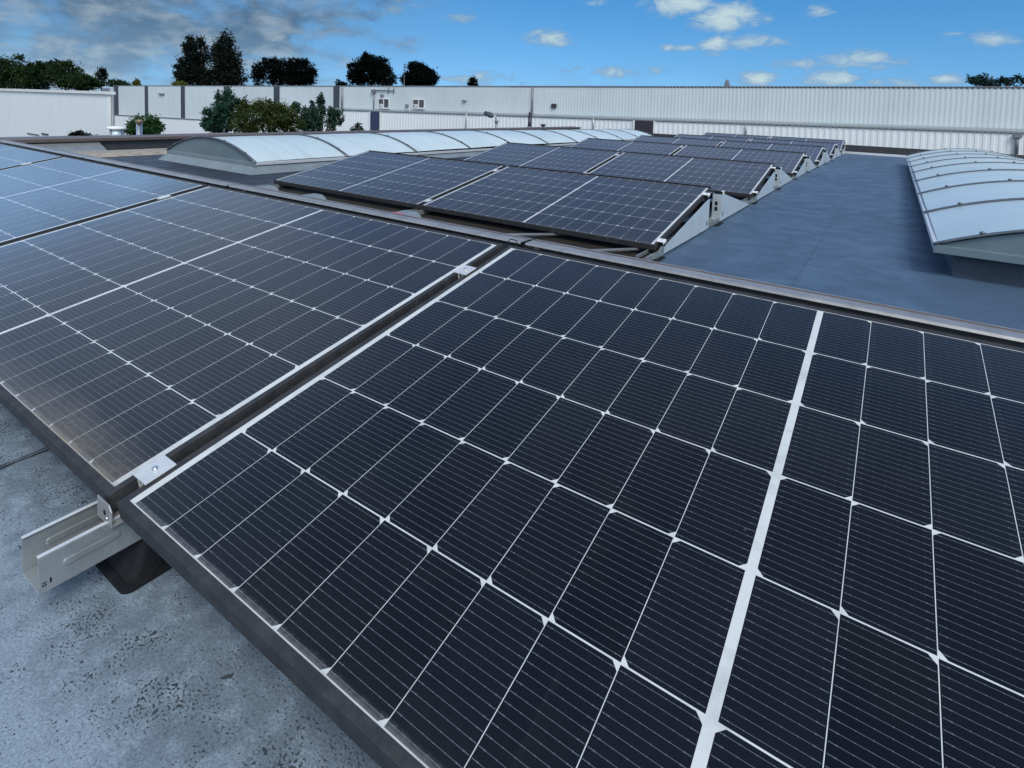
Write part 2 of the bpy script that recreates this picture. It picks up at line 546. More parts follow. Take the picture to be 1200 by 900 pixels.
def laminate_mat():
    m, t, b = mat('module_laminate', (0.01, 0.012, 0.02), 0.09)
    v = t.node('ShaderNodeTexCoord').outputs['Object']
    x, y, z = t.sep(v)
    xm = t.m('SUBTRACT', t.m('ABSOLUTE', t.m('SUBTRACT', x, PL / 2)), MID / 2)
    pu, pv = 0.091 + CG, 0.182 + CGV
    iu = t.m('FLOOR', t.m('DIVIDE', xm, pu))
    a = t.m('SUBTRACT', xm, t.m('MULTIPLY', iu, pu))
    ym = t.m('SUBTRACT', y, MV)
    kv = t.m('FLOOR', t.m('DIVIDE', ym, pv))
    bb = t.m('SUBTRACT', ym, t.m('MULTIPLY', kv, pv))
    odd = t.m('MODULO', kv, 2.0)
    a_in = t.m('LESS_THAN', a, 0.091)
    b_in = t.m('LESS_THAN', bb, 0.182)
    x_in = t.m('MULTIPLY', t.m('GREATER_THAN', xm, 0.0), t.m('LESS_THAN', xm, HALF))
    y_in = t.m('MULTIPLY', t.m('GREATER_THAN', ym, 0.0), t.m('LESS_THAN', ym, 6 * 0.182 + 5 * CGV))
    cell = t.m('MULTIPLY', t.m('MULTIPLY', a_in, b_in), t.m('MULTIPLY', x_in, y_in))
    # clipped corners sit on one long side, alternating from row to row
    ar = t.m('ABSOLUTE', t.m('SUBTRACT', a, t.m('MULTIPLY', odd, 0.091)))
    br = t.m('MINIMUM', bb, t.m('SUBTRACT', 0.182, bb))
    cham = t.m('GREATER_THAN', t.m('ADD', ar, br), 0.0085)
    cell = t.m('MULTIPLY', cell, cham)
    # sixteen wires along the long side with thick ends and solder dots
    wp = 0.182 / 16
    wb = t.m('ABSOLUTE', t.m('SUBTRACT', t.m('MODULO', bb, wp), wp / 2))
    edge = t.m('MINIMUM', a, t.m('SUBTRACT', 0.091, a))
    pad = t.m('MULTIPLY', t.m('LESS_THAN', edge, 0.0085), 0.00012)
    dotp = t.m('ABSOLUTE', t.m('SUBTRACT', t.m('MODULO', a, 0.0152), 0.0076))
    dot = t.m('MULTIPLY', t.m('LESS_THAN', dotp, 0.0006), 0.00028)
    end = t.m('MULTIPLY', t.m('LESS_THAN', t.m('ABSOLUTE', t.m('SUBTRACT', edge, 0.0085)), 0.0009), 0.00040)
    wid = t.m('ADD', t.m('MAXIMUM', t.m('MAXIMUM', pad, dot), end), 0.00030)
    wire = t.m('MULTIPLY', t.m('LESS_THAN', wb, wid), t.m('GREATER_THAN', edge, 0.0012))
    # cell tone differs a little from cell to cell
    cid = t.node('ShaderNodeTexWhiteNoise', noise_dimensions='3D')
    oi = t.node('ShaderNodeObjectInfo')
    t.put(cid.inputs['Vector'], t.comb(t.m('ADD', iu, t.m('MULTIPLY', t.m('GREATER_THAN', x, PL / 2), 20.0)), kv, t.m('MULTIPLY', oi.outputs['Random'], 50.0)))
    tone = t.m('ADD', 0.66, t.m('MULTIPLY', cid.outputs[0], 0.5))
    base = t.mix(tone, (0.0, 0.0, 0.0), (0.0060, 0.0075, 0.0125))
    col = t.mix(t.m('MULTIPLY', wire, 0.9), base, (0.115, 0.140, 0.170))
    sheet_n = t.noise(v, 18.0, 5.0, 0.65)
    sheet = t.mix(t.step(sheet_n, 0.42, 0.72), (0.60, 0.64, 0.655), (0.47, 0.51, 0.53))
    col = t.mix(cell, sheet, col)
    # dust film; heavier dirt settled along the low edge
    dust = t.noise(v, 7.0, 6.0, 0.65, 0.4)
    dust2 = t.noise(v, 95.0, 4.0, 0.7)
    at = t.node('ShaderNodeAttribute', attribute_type='OBJECT', attribute_name='dirt').outputs['Fac']
    far_end = t.m('ADD', t.m('MULTIPLY', t.step(x, 0.75, 1.70), 0.75), 0.25)
    crust = t.step(t.m('ADD', y, t.m('ADD', t.m('MULTIPLY', t.m('SUBTRACT', dust2, 0.5), 0.030), t.m('MULTIPLY', t.m('SUBTRACT', dust, 0.5), 0.020))), 0.027, 0.013)
    haze_e = t.m('MULTIPLY', t.step(t.m('ADD', y, t.m('MULTIPLY', t.m('SUBTRACT', dust, 0.5), 0.11)), 0.105, 0.010), t.step(dust2, 0.25, 0.75, 0.25, 0.62))
    dm = t.m('MULTIPLY', t.m('MULTIPLY', t.m('MAXIMUM', crust, haze_e), far_end), at)
    rim = t.m('MULTIPLY', t.step(t.m('ADD', y, t.m('MULTIPLY', t.m('SUBTRACT', dust2, 0.5), 0.012)), 0.026, 0.012), 0.34)
    run = t.noise(t.comb(t.m('MULTIPLY', x, 26.0), t.m('MULTIPLY', y, 2.2), 0.0), 1.0, 5.0, 0.6)
    runs = t.m('MULTIPLY', t.m('MULTIPLY', t.step(run, 0.60, 0.74), t.step(y, 0.34, 0.02)), t.m('MULTIPLY', at, 0.12))
    film = t.m('ADD', t.m('MULTIPLY', t.step(dust, 0.42, 0.74), 0.014), runs)
    spot = t.noise(v, 60.0, 2.0, 0.5)
    spots = t.m('MULTIPLY', t.step(spot, 0.775, 0.80), 0.22)
    col = t.mix(t.m('MINIMUM', t.m('ADD', t.m('ADD', t.m('MULTIPLY', dm, 0.85), film), spots), 1.0), col, (0.235, 0.205, 0.165))
    col = t.mix(t.m('MULTIPLY', rim, t.m('SUBTRACT', 1.0, dm)), col, (0.36, 0.38, 0.40))
    t.put(b.inputs['Base Color'], col)
    t.put(b.inputs['Roughness'], t.m('ADD', t.m('ADD', 0.10, t.m('MULTIPLY', dust, 0.05)), t.m('MULTIPLY', dm, 0.5)))
    b.inputs['Specular IOR Level'].default_value = 0.42
    wave = t.noise(t.comb(x, y, t.m('MULTIPLY', oi.outputs['Random'], 9.0)), 1.6, 2.0, 0.5)
    t.put(b.inputs['Normal'], t.bump(wave, 0.35, 0.012))
    return m


M_LAM = laminate_mat()


# ------------------------------------------------------------------ ground and roof
g = MB()
g.poly([(-2500, -2500, -5.0), (2500, -2500, -5.0), (2500, 2500, -5.0), (-2500, 2500, -5.0)], [(0, 1, 2, 3)])
struct(g.build('ground', M_GROUND))


def roof_z(y):
    """the roof falls gently to the gutter at its far end"""
    return -0.105 * max(0.0, (y - 8.0) / 9.0)


XR0, XR1, YR0, YR1 = -8.0, 14.0, -7.0, 17.6
g = MB()
ys = [0.75, 4, 8, 11, 14, 16.9]
pts = []
for y in ys:
    pts += [(XR0, y, roof_z(y)), (XR1, y, roof_z(y))]
g.poly(pts, [(2 * i, 2 * i + 1, 2 * i + 3, 2 * i + 2) for i in range(len(ys) - 1)])
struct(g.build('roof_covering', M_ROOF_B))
g = MB()
g.poly([(XR0, YR0, 0), (XR1, YR0, 0), (XR1, 0.75, 0), (XR0, 0.75, 0)], [(0, 1, 2, 3)])
struct(g.build('roof_covering', M_ROOF_A))
# dark bitumen bleeding out of a lap of the pale felt, and the lapped strip itself
rs = random.Random(5)
g = MB()
n = 60
L_ = [-0.535 + rs.uniform(-0.004, 0.004) - rs.random() ** 4 * 0.006 for _ in range(n + 1)]
R_ = [-0.5305 + rs.uniform(-0.003, 0.003) + rs.random() ** 3 * 0.006 for _ in range(n + 1)]
yy = [-0.9 + 1.5 * i / n for i in range(n + 1)]
g.poly([(L_[i], yy[i], 0.0055) for i in range(n + 1)] + [(R_[i], yy[i], 0.0015) for i in range(n + 1)], [(i, n + 1 + i, n + 2 + i, i + 1) for i in range(n)])
struct(g.build('roof_seam', M_SEAM))
g = MB()
g.poly([(-1.6, -0.9, 0.004), (-0.531, -0.9, 0.004), (-0.531, 0.6, 0.004), (-1.6, 0.6, 0.004)], [(0, 1, 2, 3)])
struct(g.build('roof_covering', M_ROOF_A))
hall = MB()
hall.box(XR0 + 0.02, XR1 - 0.02, YR0 + 0.02, YR1 - 0.02, -4.99, -0.25)
struct(hall.build('hall_below_roof', M_FASCIA))

# gutter trim and upstand along the far end
zt = roof_z(16.9)
t_ = thing('gutter_trim', 'pale metal gutter trim along the far end of the blue roof', 'gutter', (0, 16.9, zt))
g = MB()
g.prism([(0.0, -0.01), (0.0, 0.045), (0.10, 0.05), (0.10, 0.0)], 'x', XR0, XR1)
g.build('trim_strip', M_ALU, t_)
g = MB()
g.prism([(0.10, -0.06), (0.10, 0.0), (0.62, 0.03), (0.62, -0.06)], 'x', XR0, XR1)
g.build('gutter_bed', M_FASCIA, t_)
g = MB()
g.prism([(0.62, -0.06), (0.62, 0.20), (0.70, 0.20), (0.70, -0.06)], 'x', XR0, XR1)
g.build('upstand', M_FASCIA, t_)

# parapet on the left side
t_ = thing('parapet', 'low roof-edge parapet with brown coping behind the left skylight', 'parapet', (XR0, 0, 0))
g = MB()
g.prism([(0.0, -0.10), (0.0, 0.115), (-0.25, 0.115), (-0.25, -0.10)], 'y', YR0, YR1)
g.build('parapet_wall', M_FASCIA, t_)
g = MB()
g.prism([(0.05, 0.118), (0.05, 0.16), (-0.30, 0.170), (-0.30, 0.118)], 'y', YR0, YR1)
g.build('coping', M_COPING, t_, 0.004)
g = MB()
g.prism([(0.003, 0.0), (0.003, 0.105), (0.02, 0.105), (0.30, 0.004)], 'y', -2.0, 3.0)
g.build('flashing', M_GALV, t_)
g = MB()
g.prism([(0.45, 0.003), (0.50, 0.03), (1.00, 0.045), (1.12, 0.003)], 'y', 2.2, YR1 - 1.0)
g.build('gravel_strip', M_STONE, t_)

# ------------------------------------------------------------------ solar modules
TILT = 0.18677
CT, ST = math.cos(TILT), math.sin(TILT)
DIRT_LABELS = []


def make_module():
    root = thing('solar_panel', 'x', 'solar panel', rot=(TILT, 0, 0))
    f = MB()
    # frame section: outer wall, glazing lip, return flange below
    for (a0, a1, side) in ((0.0, PW, 'L'), (0.0, PW, 'R')):
        if side == 'L':
            f.box(0, LIP, a0, a1, -0.0055, 0.0)
            f.box(0, 0.002, a0, a1, -PH + 0.002, -0.0055)
            f.box(0, 0.026, a0, a1, -PH, -PH + 0.002)
        else:
            f.box(PL - LIP, PL, a0, a1, -0.0055, 0.0)
            f.box(PL - 0.002, PL, a0, a1, -PH + 0.002, -0.0055)
            f.box(PL - 0.026, PL, a0, a1, -PH, -PH + 0.002)
    for y0 in (0.0, PW - LIP):
        f.box(LIP, PL - LIP, y0, y0 + LIP, -0.0055, 0.0)
    for y0 in (0.0, PW - 0.002):
        f.box(0.002, PL - 0.002, y0, y0 + 0.002, -PH + 0.002, -0.0055)
    for y0 in (0.0, PW - 0.026):
        f.box(0.026, PL - 0.026, y0, y0 + 0.026, -PH, -PH + 0.002)
    f.build('frame', M_FRAME, root, 0.0008)
    g = MB()
    g.poly([(LIP - 0.001, LIP - 0.001, -0.0012), (PL - LIP + 0.001, LIP - 0.001, -0.0012), (PL - LIP + 0.001, PW - LIP + 0.001, -0.0012), (LIP - 0.001, PW - LIP + 0.001, -0.0012)], [(0, 1, 2, 3)])
    # underside of the laminate
    g.poly([(LIP, LIP, -0.0050), (PL - LIP, LIP, -0.0050), (PL - LIP, PW - LIP, -0.0050), (LIP, PW - LIP, -0.0050)], [(0, 3, 2, 1)], 1)
    lam = g.build('glass_face', [M_LAM, M_WHITE], root)
    lam['dirt'] = 0.25
    return root


GAPX = 0.0266
XA = [0.0, -(PL + GAPX), -2 * (PL + GAPX), -3 * (PL + GAPX)]
FRONT_LABELS = [
    'large dark solar panel in the right foreground, nearest to the camera',
    'solar panel with a brown dirt line on its low edge, left of the nearest panel',
    'solar panel mirroring blue sky at the left edge, two thirds of it in view',
    'small pale corner of a solar panel at the far left, beyond the blue mirroring one']
DIRT = [0.22, 1.0, 0.4, 0.3]
proto = make_module()
panels = []
for i, x in enumerate(XA):
    o = proto if i == 0 else dup(proto)
    o.location = (x, 0, Z0)
    o['label'] = FRONT_LABELS[i]
    o['group'] = 'solar panels of the front row'
    for c in o.children:
        if c.name.startswith('glass_face'):
            c['dirt'] = DIRT[i]
    panels.append(o)

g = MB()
g.box(0.002, PL - 0.002, PW + 0.0004, PW + 0.0045, -0.012, 0.0065)  # added black strip, stands in for the shadow gap behind each row
e_ = g.build('edge_shade_strip', M_RUBBER)
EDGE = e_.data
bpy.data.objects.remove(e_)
X2 = -0.067
ROW_Y = [2.675 + 2.592 * k for k in range(6)]
ROW_Z = [0.070, 0.073, 0.068, 0.060, 0.036, 0.024]
ORD = ['second', 'third', 'fourth', 'fifth', 'sixth', 'seventh']
for k in range(6):
    for j in range(2):
        if k == 0:
            lab = ['right-hand solar panel of the second row, just behind the front row',
                   'left-hand solar panel of the second row, beside the left skylight'][j]
        elif k == 5:
            lab = ['right-hand solar panel of the farthest row, in front of the white wall',
                   'left-hand solar panel of the farthest row, in front of the white wall'][j]
        else:
            lab = '%s solar panel of the %s row counted from the camera' % (['right-hand', 'left-hand'][j], ORD[k])
        o = dup(proto, lab, (X2 - PL - j * (PL + GAPX), ROW_Y[k], ROW_Z[k]))
        o['group'] = 'solar panels of the rows behind'
        e = bpy.data.objects.new('edge_shade_strip', EDGE)
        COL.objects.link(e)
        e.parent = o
        for c in o.children:
            if c.name.startswith('glass_face'):
                c['dirt'] = 0.1 + 0.3 * random.random()


# ------------------------------------------------------------------ clamps
def make_mid_clamp():
    root = thing('mid_clamp', 'x', 'clamp', rot=(TILT, 0, 0), group='silver clamps between the solar panels')
    g = MB()
    g.box(-0.0205, 0.0205, -0.0255, 0.0255, 0.0015, 0.0045)
    g.box(-0.0085, -0.0055, -0.0255, 0.0255, -0.026, 0.0012)
    g.box(0.0055, 0.0085, -0.0255, 0.0255, -0.026, 0.0012)
    g.build('clamp_plate', M_ALU, root, 0.0006)
    b = MB()
    b.tube([(0, 0, 0.0046), (0, 0, 0.0080)], 0.0048, 12)
    b.tube([(0, 0, 0.0080), (0, 0, 0.0088)], [0.0048, 0.0036], 12)
    b.build('bolt', M_STEELPIPE, root)
    return root


def on_panel(x, v, y0, z0, up=0.0):
    return (x, y0 + v * CT - up * ST, z0 + v * ST + up * CT)


cl = make_mid_clamp()
GAP_NAMES = ['between the two nearest panels', 'right of the blue panel', 'left of the blue panel']
first = True
for i in range(3):
    xg = -GAPX / 2 - i * (PL + GAPX)
    for v, nm in ((0.066, 'low'), (0.922, 'high')):
        lab = 'silver bolted clamp near the %s end of the gap %s' % (nm, GAP_NAMES[i])
        o = cl if first else dup(cl)
        first = False
        o.location = on_panel(xg, v, 0, Z0)
        o['label'] = lab
for k in range(6):
    for v, nm in ((0.10, 'low'), (0.965, 'high')):
        if k == 5:
            lab = 'tiny silver clamp near the %s end of the panel gap in the farthest row' % nm
        elif k == 0:
            lab = 'silver clamp near the %s end of the panel gap in the second row' % nm
        else:
            lab = 'small silver clamp near the %s end of the panel gap in the %s row' % (nm, ORD[k])
        dup(cl, lab, on_panel(X2 - PL - GAPX / 2, v, ROW_Y[k], ROW_Z[k]))


def make_end_clamp():
    root = thing('end_clamp', 'x', 'clamp', rot=(TILT, 0, 0), group='end clamps on the right edge of the panel rows')
    g = MB()
    g.prism([(-0.012, 0.0012), (-0.012, 0.0046), (0.031, 0.0046), (0.031, -0.010), (0.0275, -0.010), (0.0275, 0.0012)], 'y', -0.024, 0.024)
    g.build('clamp_hook', M_WHITE, root, 0.0006)
    g = MB()
    g.box(0.003, 0.026, -0.022, 0.022, -0.040, -0.0005)
    g.build('clamp_body', M_RUBBER, root)
    b = MB()
    b.tube([(0.015, 0, 0.0047), (0.015, 0, 0.009)], 0.005, 10)
    b.build('bolt', M_STEELPIPE, root)
    return root


ec = make_end_clamp()
first = True
for k in range(6):
    for v, nm in ((0.075, 'low'), (0.975, 'high')):
        o = ec if first else dup(ec)
        first = False
        o.location = on_panel(X2, v, ROW_Y[k], ROW_Z[k])
        o['label'] = 'small white end clamp at the %s corner of the %s row, right edge' % (nm, 'farthest' if k == 5 else ORD[k])


# ------------------------------------------------------------------ rails, feet, plates
def channel_profile(w, h, tk):
    """upright U channel, lips folded inward at the top"""
    o = w / 2
    return [(-o, 0), (o, 0), (o, h), (o - 0.007, h), (o - 0.007, h - tk), (o - tk, h - tk), (o - tk, tk), (-o + tk, tk), (-o + tk, h - tk), (-o + 0.007, h - tk), (-o + 0.007, h), (-o, h)]


def make_front_rail(name, label, x, group):
    root = thing(name, label, 'mounting rail', (x, -0.098, 0.062), group=group)
    g = MB()
    w, h, tk = 0.070, 0.057, 0.0022
    L = 1.42
    # bottom web and two side walls, the walls pressed with a long bead
    g.box(-w / 2 + tk, w / 2 - tk, 0.0, L, 0.0, tk)
    for s in (-1, 1):
        xo, xi = s * w / 2, s * (w / 2 - tk)
        g.box(min(xo, xi), max(xo, xi), 0.0, L, 0.0, h)
    g.build('channel', M_GALV, root, 0.0008)
    for s in (-1, 1):
        lp = MB()
        a, b_ = s * (w / 2), s * (w / 2 - 0.0065)
        lp.box(min(a, b_), max(a, b_), 0.0, L, h + 0.0002, h + 0.0022)
        lp.build('lip', M_ALU, root, 0.0008)
    for s in (-1, 1):
        for q in (0.030, 0.17):
            bd = MB()
            xo = s * w / 2
            n = 8
            prof = []
            # stadium shaped bead standing proud of the wall
            y0, y1, zc, r = q, q + 0.078, 0.031, 0.0052
            for kk in range(n + 1):
                an = math.pi / 2 + math.pi * kk / n
                prof.append((y0 + r + r * math.cos(an), zc + r * math.sin(an)))
            for kk in range(n + 1):
                an = -math.pi / 2 + math.pi * kk / n
                prof.append((y1 - r + r * math.cos(an), zc + r * math.sin(an)))
            bd.prism(prof, 'x', s * (w / 2 - tk - 0.0018), xo + s * 0.0022)
            bd.build('bead', M_GALV, root, 0.0009)
    # small punched slot and stamped marks near the end
    for (q0, q1, h0, h1) in ((0.0135, 0.0160, 0.012, 0.019), (0.0045, 0.0062, 0.0105, 0.0135), (0.0075, 0.0093, 0.0105, 0.0135), (0.0045, 0.0098, 0.0152, 0.0166)):
        mk_ = MB()
        mk_.box(w / 2, w / 2 + 0.0004, q0, q1, h0, h1)
        mk_.build('stamped_mark', M_RUBBER, root)
    return root


rail = make_front_rail('mounting_rail', 'open galvanised U channel rail sticking out under the nearest panel corner', -0.047, 'mounting rails of the front row')
dup(rail, 'galvanised rail under the gap between the dirty-edged panel and the blue panel', (-0.047 - PL - GAPX, -0.098, 0.062))


def make_foot(label, x, y, zt, group, rot=0):
    root = thing('rubber_foot', label, 'rubber foot', (x, y, 0), (0, 0, rot), group)
    g = MB()
    a, c = 0.060, 0.090

    def ring(ax, cy, z, n=6, rr=0.016):
        o = []
        for (sx, sy, st) in ((1, 1, 0), (-1, 1, 90), (-1, -1, 180), (1, -1, 270)):
            for k in range(n + 1):
                an = R(st + 90 * k / n)
                o.append((sx * (ax - rr) + rr * math.cos(an), sy * (cy - rr) + rr * math.sin(an), z))
        return o
    levels = [ring(a, c, 0.001), ring(a, c, 0.008), ring(a - 0.010, c - 0.010, 0.0085), ring(a - 0.012, c - 0.012, 0.006), ring(a - 0.016, c - 0.016, 0.008), ring(0.034, 0.05, zt - 0.006), ring(0.033, 0.048, zt)]
    n = len(levels[0])
    pts = [p for l in levels for p in l]
    fs = [tuple(range(n))[::-1], tuple(range((len(levels) - 1) * n, len(levels) * n))]
    for j in range(len(levels) - 1):
        for k in range(n):
            fs.append((j * n + k, j * n + (k + 1) % n, (j + 1) * n + (k + 1) % n, (j + 1) * n + k))
    g.poly(pts, fs)
    # ribs on the flanks
    for s in (-1, 1):
        for q in (-0.03, 0.03):
            g.prism([(s * 0.050, 0.008), (s * 0.036, zt - 0.012), (s * 0.032, zt - 0.012), (s * 0.032, 0.008)], 'y', q - 0.003, q + 0.003)
    g.build('foot_body', M_RUBBER, root)
    return root


make_foot('black rubber foot under the open end of the galvanised channel rail', -0.045, 0.093, 0.0615, 'rubber feet under the rails')
make_foot('black rubber foot under the rail at the panel gap near the left edge', -0.047 - PL - GAPX, 0.090, 0.0615, 'rubber feet under the rails')

# hook bracket at the corner between the two nearest modules
br = thing('corner_bracket', 'small galvanised bracket with a hole under the corner where two nearest panels meet', 'bracket', (-0.030, -0.004, 0.114))
g = MB()
ring_o = [(-0.024, 0.004), (0.026, 0.004), (0.026, 0.030), (-0.024, 0.036)]
prof = [(-0.024, 0.0025), (0.027, 0.0025), (0.027, 0.026), (0.018, 0.034), (-0.024, 0.034)]
g.prism(prof, 'y', -0.0025, 0.0)
g.box(-0.024, 0.027, -0.0025, 0.06, 0.0, 0.0024)
g.build('bracket_plate', M_DEFL, br, 0.0007)
g = MB()
g.tube([(0.004, -0.0029, 0.017), (0.004, -0.0024, 0.017)], 0.0045, 14)
g.build('hole', M_RUBBER, br)
g = MB()
g.tube([(0.016, -0.0026, 0.013), (0.016, -0.0060, 0.013)], 0.0035, 6)
g.build('rivet', M_STEELPIPE, br)

# supports that carry the high side of the front row
for i in range(4):
    x = -0.047 - i * (PL + GAPX) if i < 3 else 1.66
    nm = ['at the nearest panel gap', 'right of the blue panel', 'left of the blue panel', 'at the far right'][i]
    s_ = thing('rear_support', 'galvanised upright post under the high edge of the front row ' + nm, 'support post', (x, 1.02, 0), group='rear supports of the front row')
    g = MB()
    g.box(-0.03, 0.03, -0.02, 0.02, 0.009, 0.285)
    g.box(-0.03, 0.03, 0.0205, 0.10, 0.009, 0.03)
    g.build('post', M_GALV, s_, 0.001)
    g = MB()
    g.box(-0.07, 0.07, -0.09, 0.13, 0.001, 0.0085)
    g.build('base_pad', M_RUBBER, s_)

# wind deflector sheet behind the high edge of the front row (top flange seen as a pale strip)
yh, zh = PW * CT, Z0 + PW * ST
for i in range(4):
    lab = ['pale steel wind deflector edge running behind the top of the nearest panel',
           'steel wind deflector edge behind the top of the panel with the dirty low edge',
           'steel wind deflector edge behind the top of the blue mirroring panel',
           'steel wind deflector edge behind the far left corner panel'][i]
    t_ = thing('wind_deflector', lab, 'wind deflector', (XA[i], yh, zh), group='wind deflectors behind the front row')
    g = MB()
    x0, x1 = (-0.004, PL + 0.004) if i else (-0.004, 3.2)
    k = 0.0015
    g.prism([(0.096, -0.016), (0.100, -0.010), (0.168, -0.010), (0.178, -0.016), (0.330, -zh + 0.014), (0.327, -zh + 0.014), (0.175, -0.018), (0.167, -0.0125), (0.101, -0.0125), (0.098, -0.017)], 'x', x0, x1)
    g.build('deflector_sheet', M_DEFL, t_)
    g = MB()
    g.prism([(0.146, -0.0098), (0.148, -0.0080), (0.153, -0.0080), (0.155, -0.0098)], 'x', x0, x1)
    g.build('folded_seam', M_COPING, t_)
    g = MB()
    g.prism([(0.006, -0.036), (0.094, -0.024), (0.094, -0.026), (0.006, -0.038)], 'x', x0, x1)  # added black sheet that imitates the shade inside the gap
    g.build('gap_shade_sheet', M_RUBBER, t_)

# nearest panel continues to the right with a neighbour out of view: only its support rail end is needed

# base rails of the rows behind (three lines running away from the camera)
RX = [X2 - 0.012, X2 - PL - GAPX / 2, X2 - 2 * PL - GAPX + 0.03]
RL = ['galvanised base rail along the right-hand ends of the rows behind',
      'galvanised base rail under the panel gap of the rows behind',
      'galvanised base rail along the left-hand ends of the rows behind']
for x, lab in zip(RX, RL):
    t_ = thing('base_rail', lab, 'mounting rail', (x, 0, 0), group='base rails of the rows behind')
    g = MB()
    prof = channel_profile(0.062, 0.032, 0.002)
    n = len(prof)
    ys = [2.50, 5.0, 8.0, 11.0, 14.0, 16.75]
    pts = [(q[0], y, q[1] + 0.007 + roof_z(y)) for y in ys for q in prof]
    fs = [(j * n + i, j * n + (i + 1) % n, (j + 1) * n + (i + 1) % n, (j + 1) * n + i) for j in range(len(ys) - 1) for i in range(n)]
    g.poly(pts, fs)
    g.build('channel', M_GALV, t_)
    # protection mat strips the rail rests on
    for y in np.arange(2.56, 16.5, 1.296):
        p_ = MB()
        p_.box(-0.06, 0.06, y, y + 0.16, 0.001 + roof_z(y + .08) - 0.002, 0.0068 + roof_z(y))
        p_.build('protection_mat', M_RUBBER, t_)

# triangular side plates along the right-hand ends
SPX = X2 + 0.024


def make_front_plate():
    root = thing('side_plate', 'x', 'side plate', group='triangular side plates rising under the panel ends')
    g = MB()
    tk = 0.0022
    prof = [(0.02, 0.012), (1.00, 0.012), (1.00, 0.212), (0.970, 0.220), (0.06, 0.048), (0.02, 0.034)]
    g.prism(prof, 'x', 0, tk)
    # folded bottom, front and back flanges
    g.box(-0.028, -0.0002, 0.03, 1.0, 0.012, 0.0142)
    g.box(-0.026, -0.0002, 0.9978, 1.0, 0.0145, 0.19)
    g.build('plate_sheet', M_PLATE, root, 0.0008)
    s = MB()
    s.box(tk, tk + 0.0008, 0.945, 0.962, 0.040, 0.070)
    s.build('slot', M_RUBBER, root)
    e = MB()
    # folded ear at the low corner that grips the base rail
    e.prism([(-0.055, 0.010), (0.07, 0.010), (0.07, 0.058), (0.02, 0.066), (-0.02, 0.040), (-0.055, 0.034)], 'x', tk + 0.0003, tk + 0.004)
    e.box(-0.03, tk + 0.004, -0.060, -0.056, 0.010, 0.034)
    e.build('foot_ear', M_GALV, root, 0.0008)
    return root


def make_rear_plate():
    root = thing('deflector_side_plate', 'x', 'side plate', group='triangular side plates sloping down behind the panel rows')
    g = MB()
    tk = 0.0022
    prof = [(1.34, 0.012), (2.32, 0.012), (2.32, 0.022), (1.385, 0.212), (1.34, 0.212)]
    g.prism(prof, 'x', 0, tk)
    g.box(-0.028, -0.0002, 1.345, 2.30, 0.012, 0.0142)
    g.build('plate_sheet', M_PLATE, root, 0.0008)
    f = MB()
    f.box(-0.064, -0.0003, 1.340, 1.3424, 0.015, 0.212)
    f.build('front_flange', M_PLATE, root, 0.0006)
    for b_ in ((-0.046, -0.026, 1.3392, 1.34, 0.085, 0.115), (-0.046, -0.026, 1.3392, 1.34, 0.125, 0.155), (tk, tk + 0.0008, 1.385, 1.402, 0.045, 0.078)):
        s = MB()
        s.box(*b_)
        s.build('slot', M_RUBBER, root)
    c = MB()
    c.box(-0.05, 0.004, 1.338, 1.375, 0.2125, 0.232)
    c.build('cap_block', M_RUBBER, root)
    c = MB()
    c.box(-0.006, 0.010, 1.336, 1.385, 0.2323, 0.2355)
    c.box(0.0048, 0.008, 1.338, 1.375, 0.205, 0.2321)
    c.build('cap_clip', M_WHITE, root)
    # thin deflector sheet behind
    d = MB()
    d.prism([(1.19, 0.224), (1.36, 0.216), (2.36, 0.022), (2.36, 0.0235), (1.36, 0.2175), (1.19, 0.2255)], 'x', -2 * PL, -0.07)
    d.build('deflector_sheet', M_GALV, root)
    return root


fp = make_front_plate()
rp = make_rear_plate()
for k in range(6):
    row = 'farthest' if k == 5 else ORD[k]
    z = roof_z(ROW_Y[k] + 0.8)
    o = fp if k == 0 else dup(fp)
    o.location = (SPX, ROW_Y[k], z)
    o['label'] = 'pale triangular side plate rising under the right end of the %s row' % row
    o = rp if k == 0 else dup(rp)
    if k == 5:
        # the last row has no neighbour behind
        for c in list(o.children):
            bpy.data.objects.remove(c)
        bpy.data.objects.remove(o)
        continue
    o.location = (SPX, ROW_Y[k], roof_z(ROW_Y[k] + 1.8))
    o['label'] = 'pale triangular side plate sloping down behind the right end of the %s row' % row

# dark brown sheets laid in the strip between the front row and the rows behind
for i, (xa, xb, lab) in enumerate(((-1.86, -0.10, 'dark brown sheet in the gap, right half under the second row'),
                                   (-3.58, -1.90, 'dark brown sheet in the gap, left half under the second row'))):
    t_ = thing('dark_gap_sheet', lab, 'ballast tray', (xa, 1.42, 0), group='dark sheets in the gap behind the front row')
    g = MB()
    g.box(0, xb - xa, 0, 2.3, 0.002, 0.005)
    g.build('sheet_floor', M_GAP_SHEET, t_)
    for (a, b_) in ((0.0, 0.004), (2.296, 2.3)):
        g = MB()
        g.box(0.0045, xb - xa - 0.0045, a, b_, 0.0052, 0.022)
        g.build('sheet_rim', M_GAP_SHEET, t_)
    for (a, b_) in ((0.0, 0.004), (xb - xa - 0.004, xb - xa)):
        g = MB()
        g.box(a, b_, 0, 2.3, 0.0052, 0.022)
        g.build('sheet_rim', M_GAP_SHEET, t_)

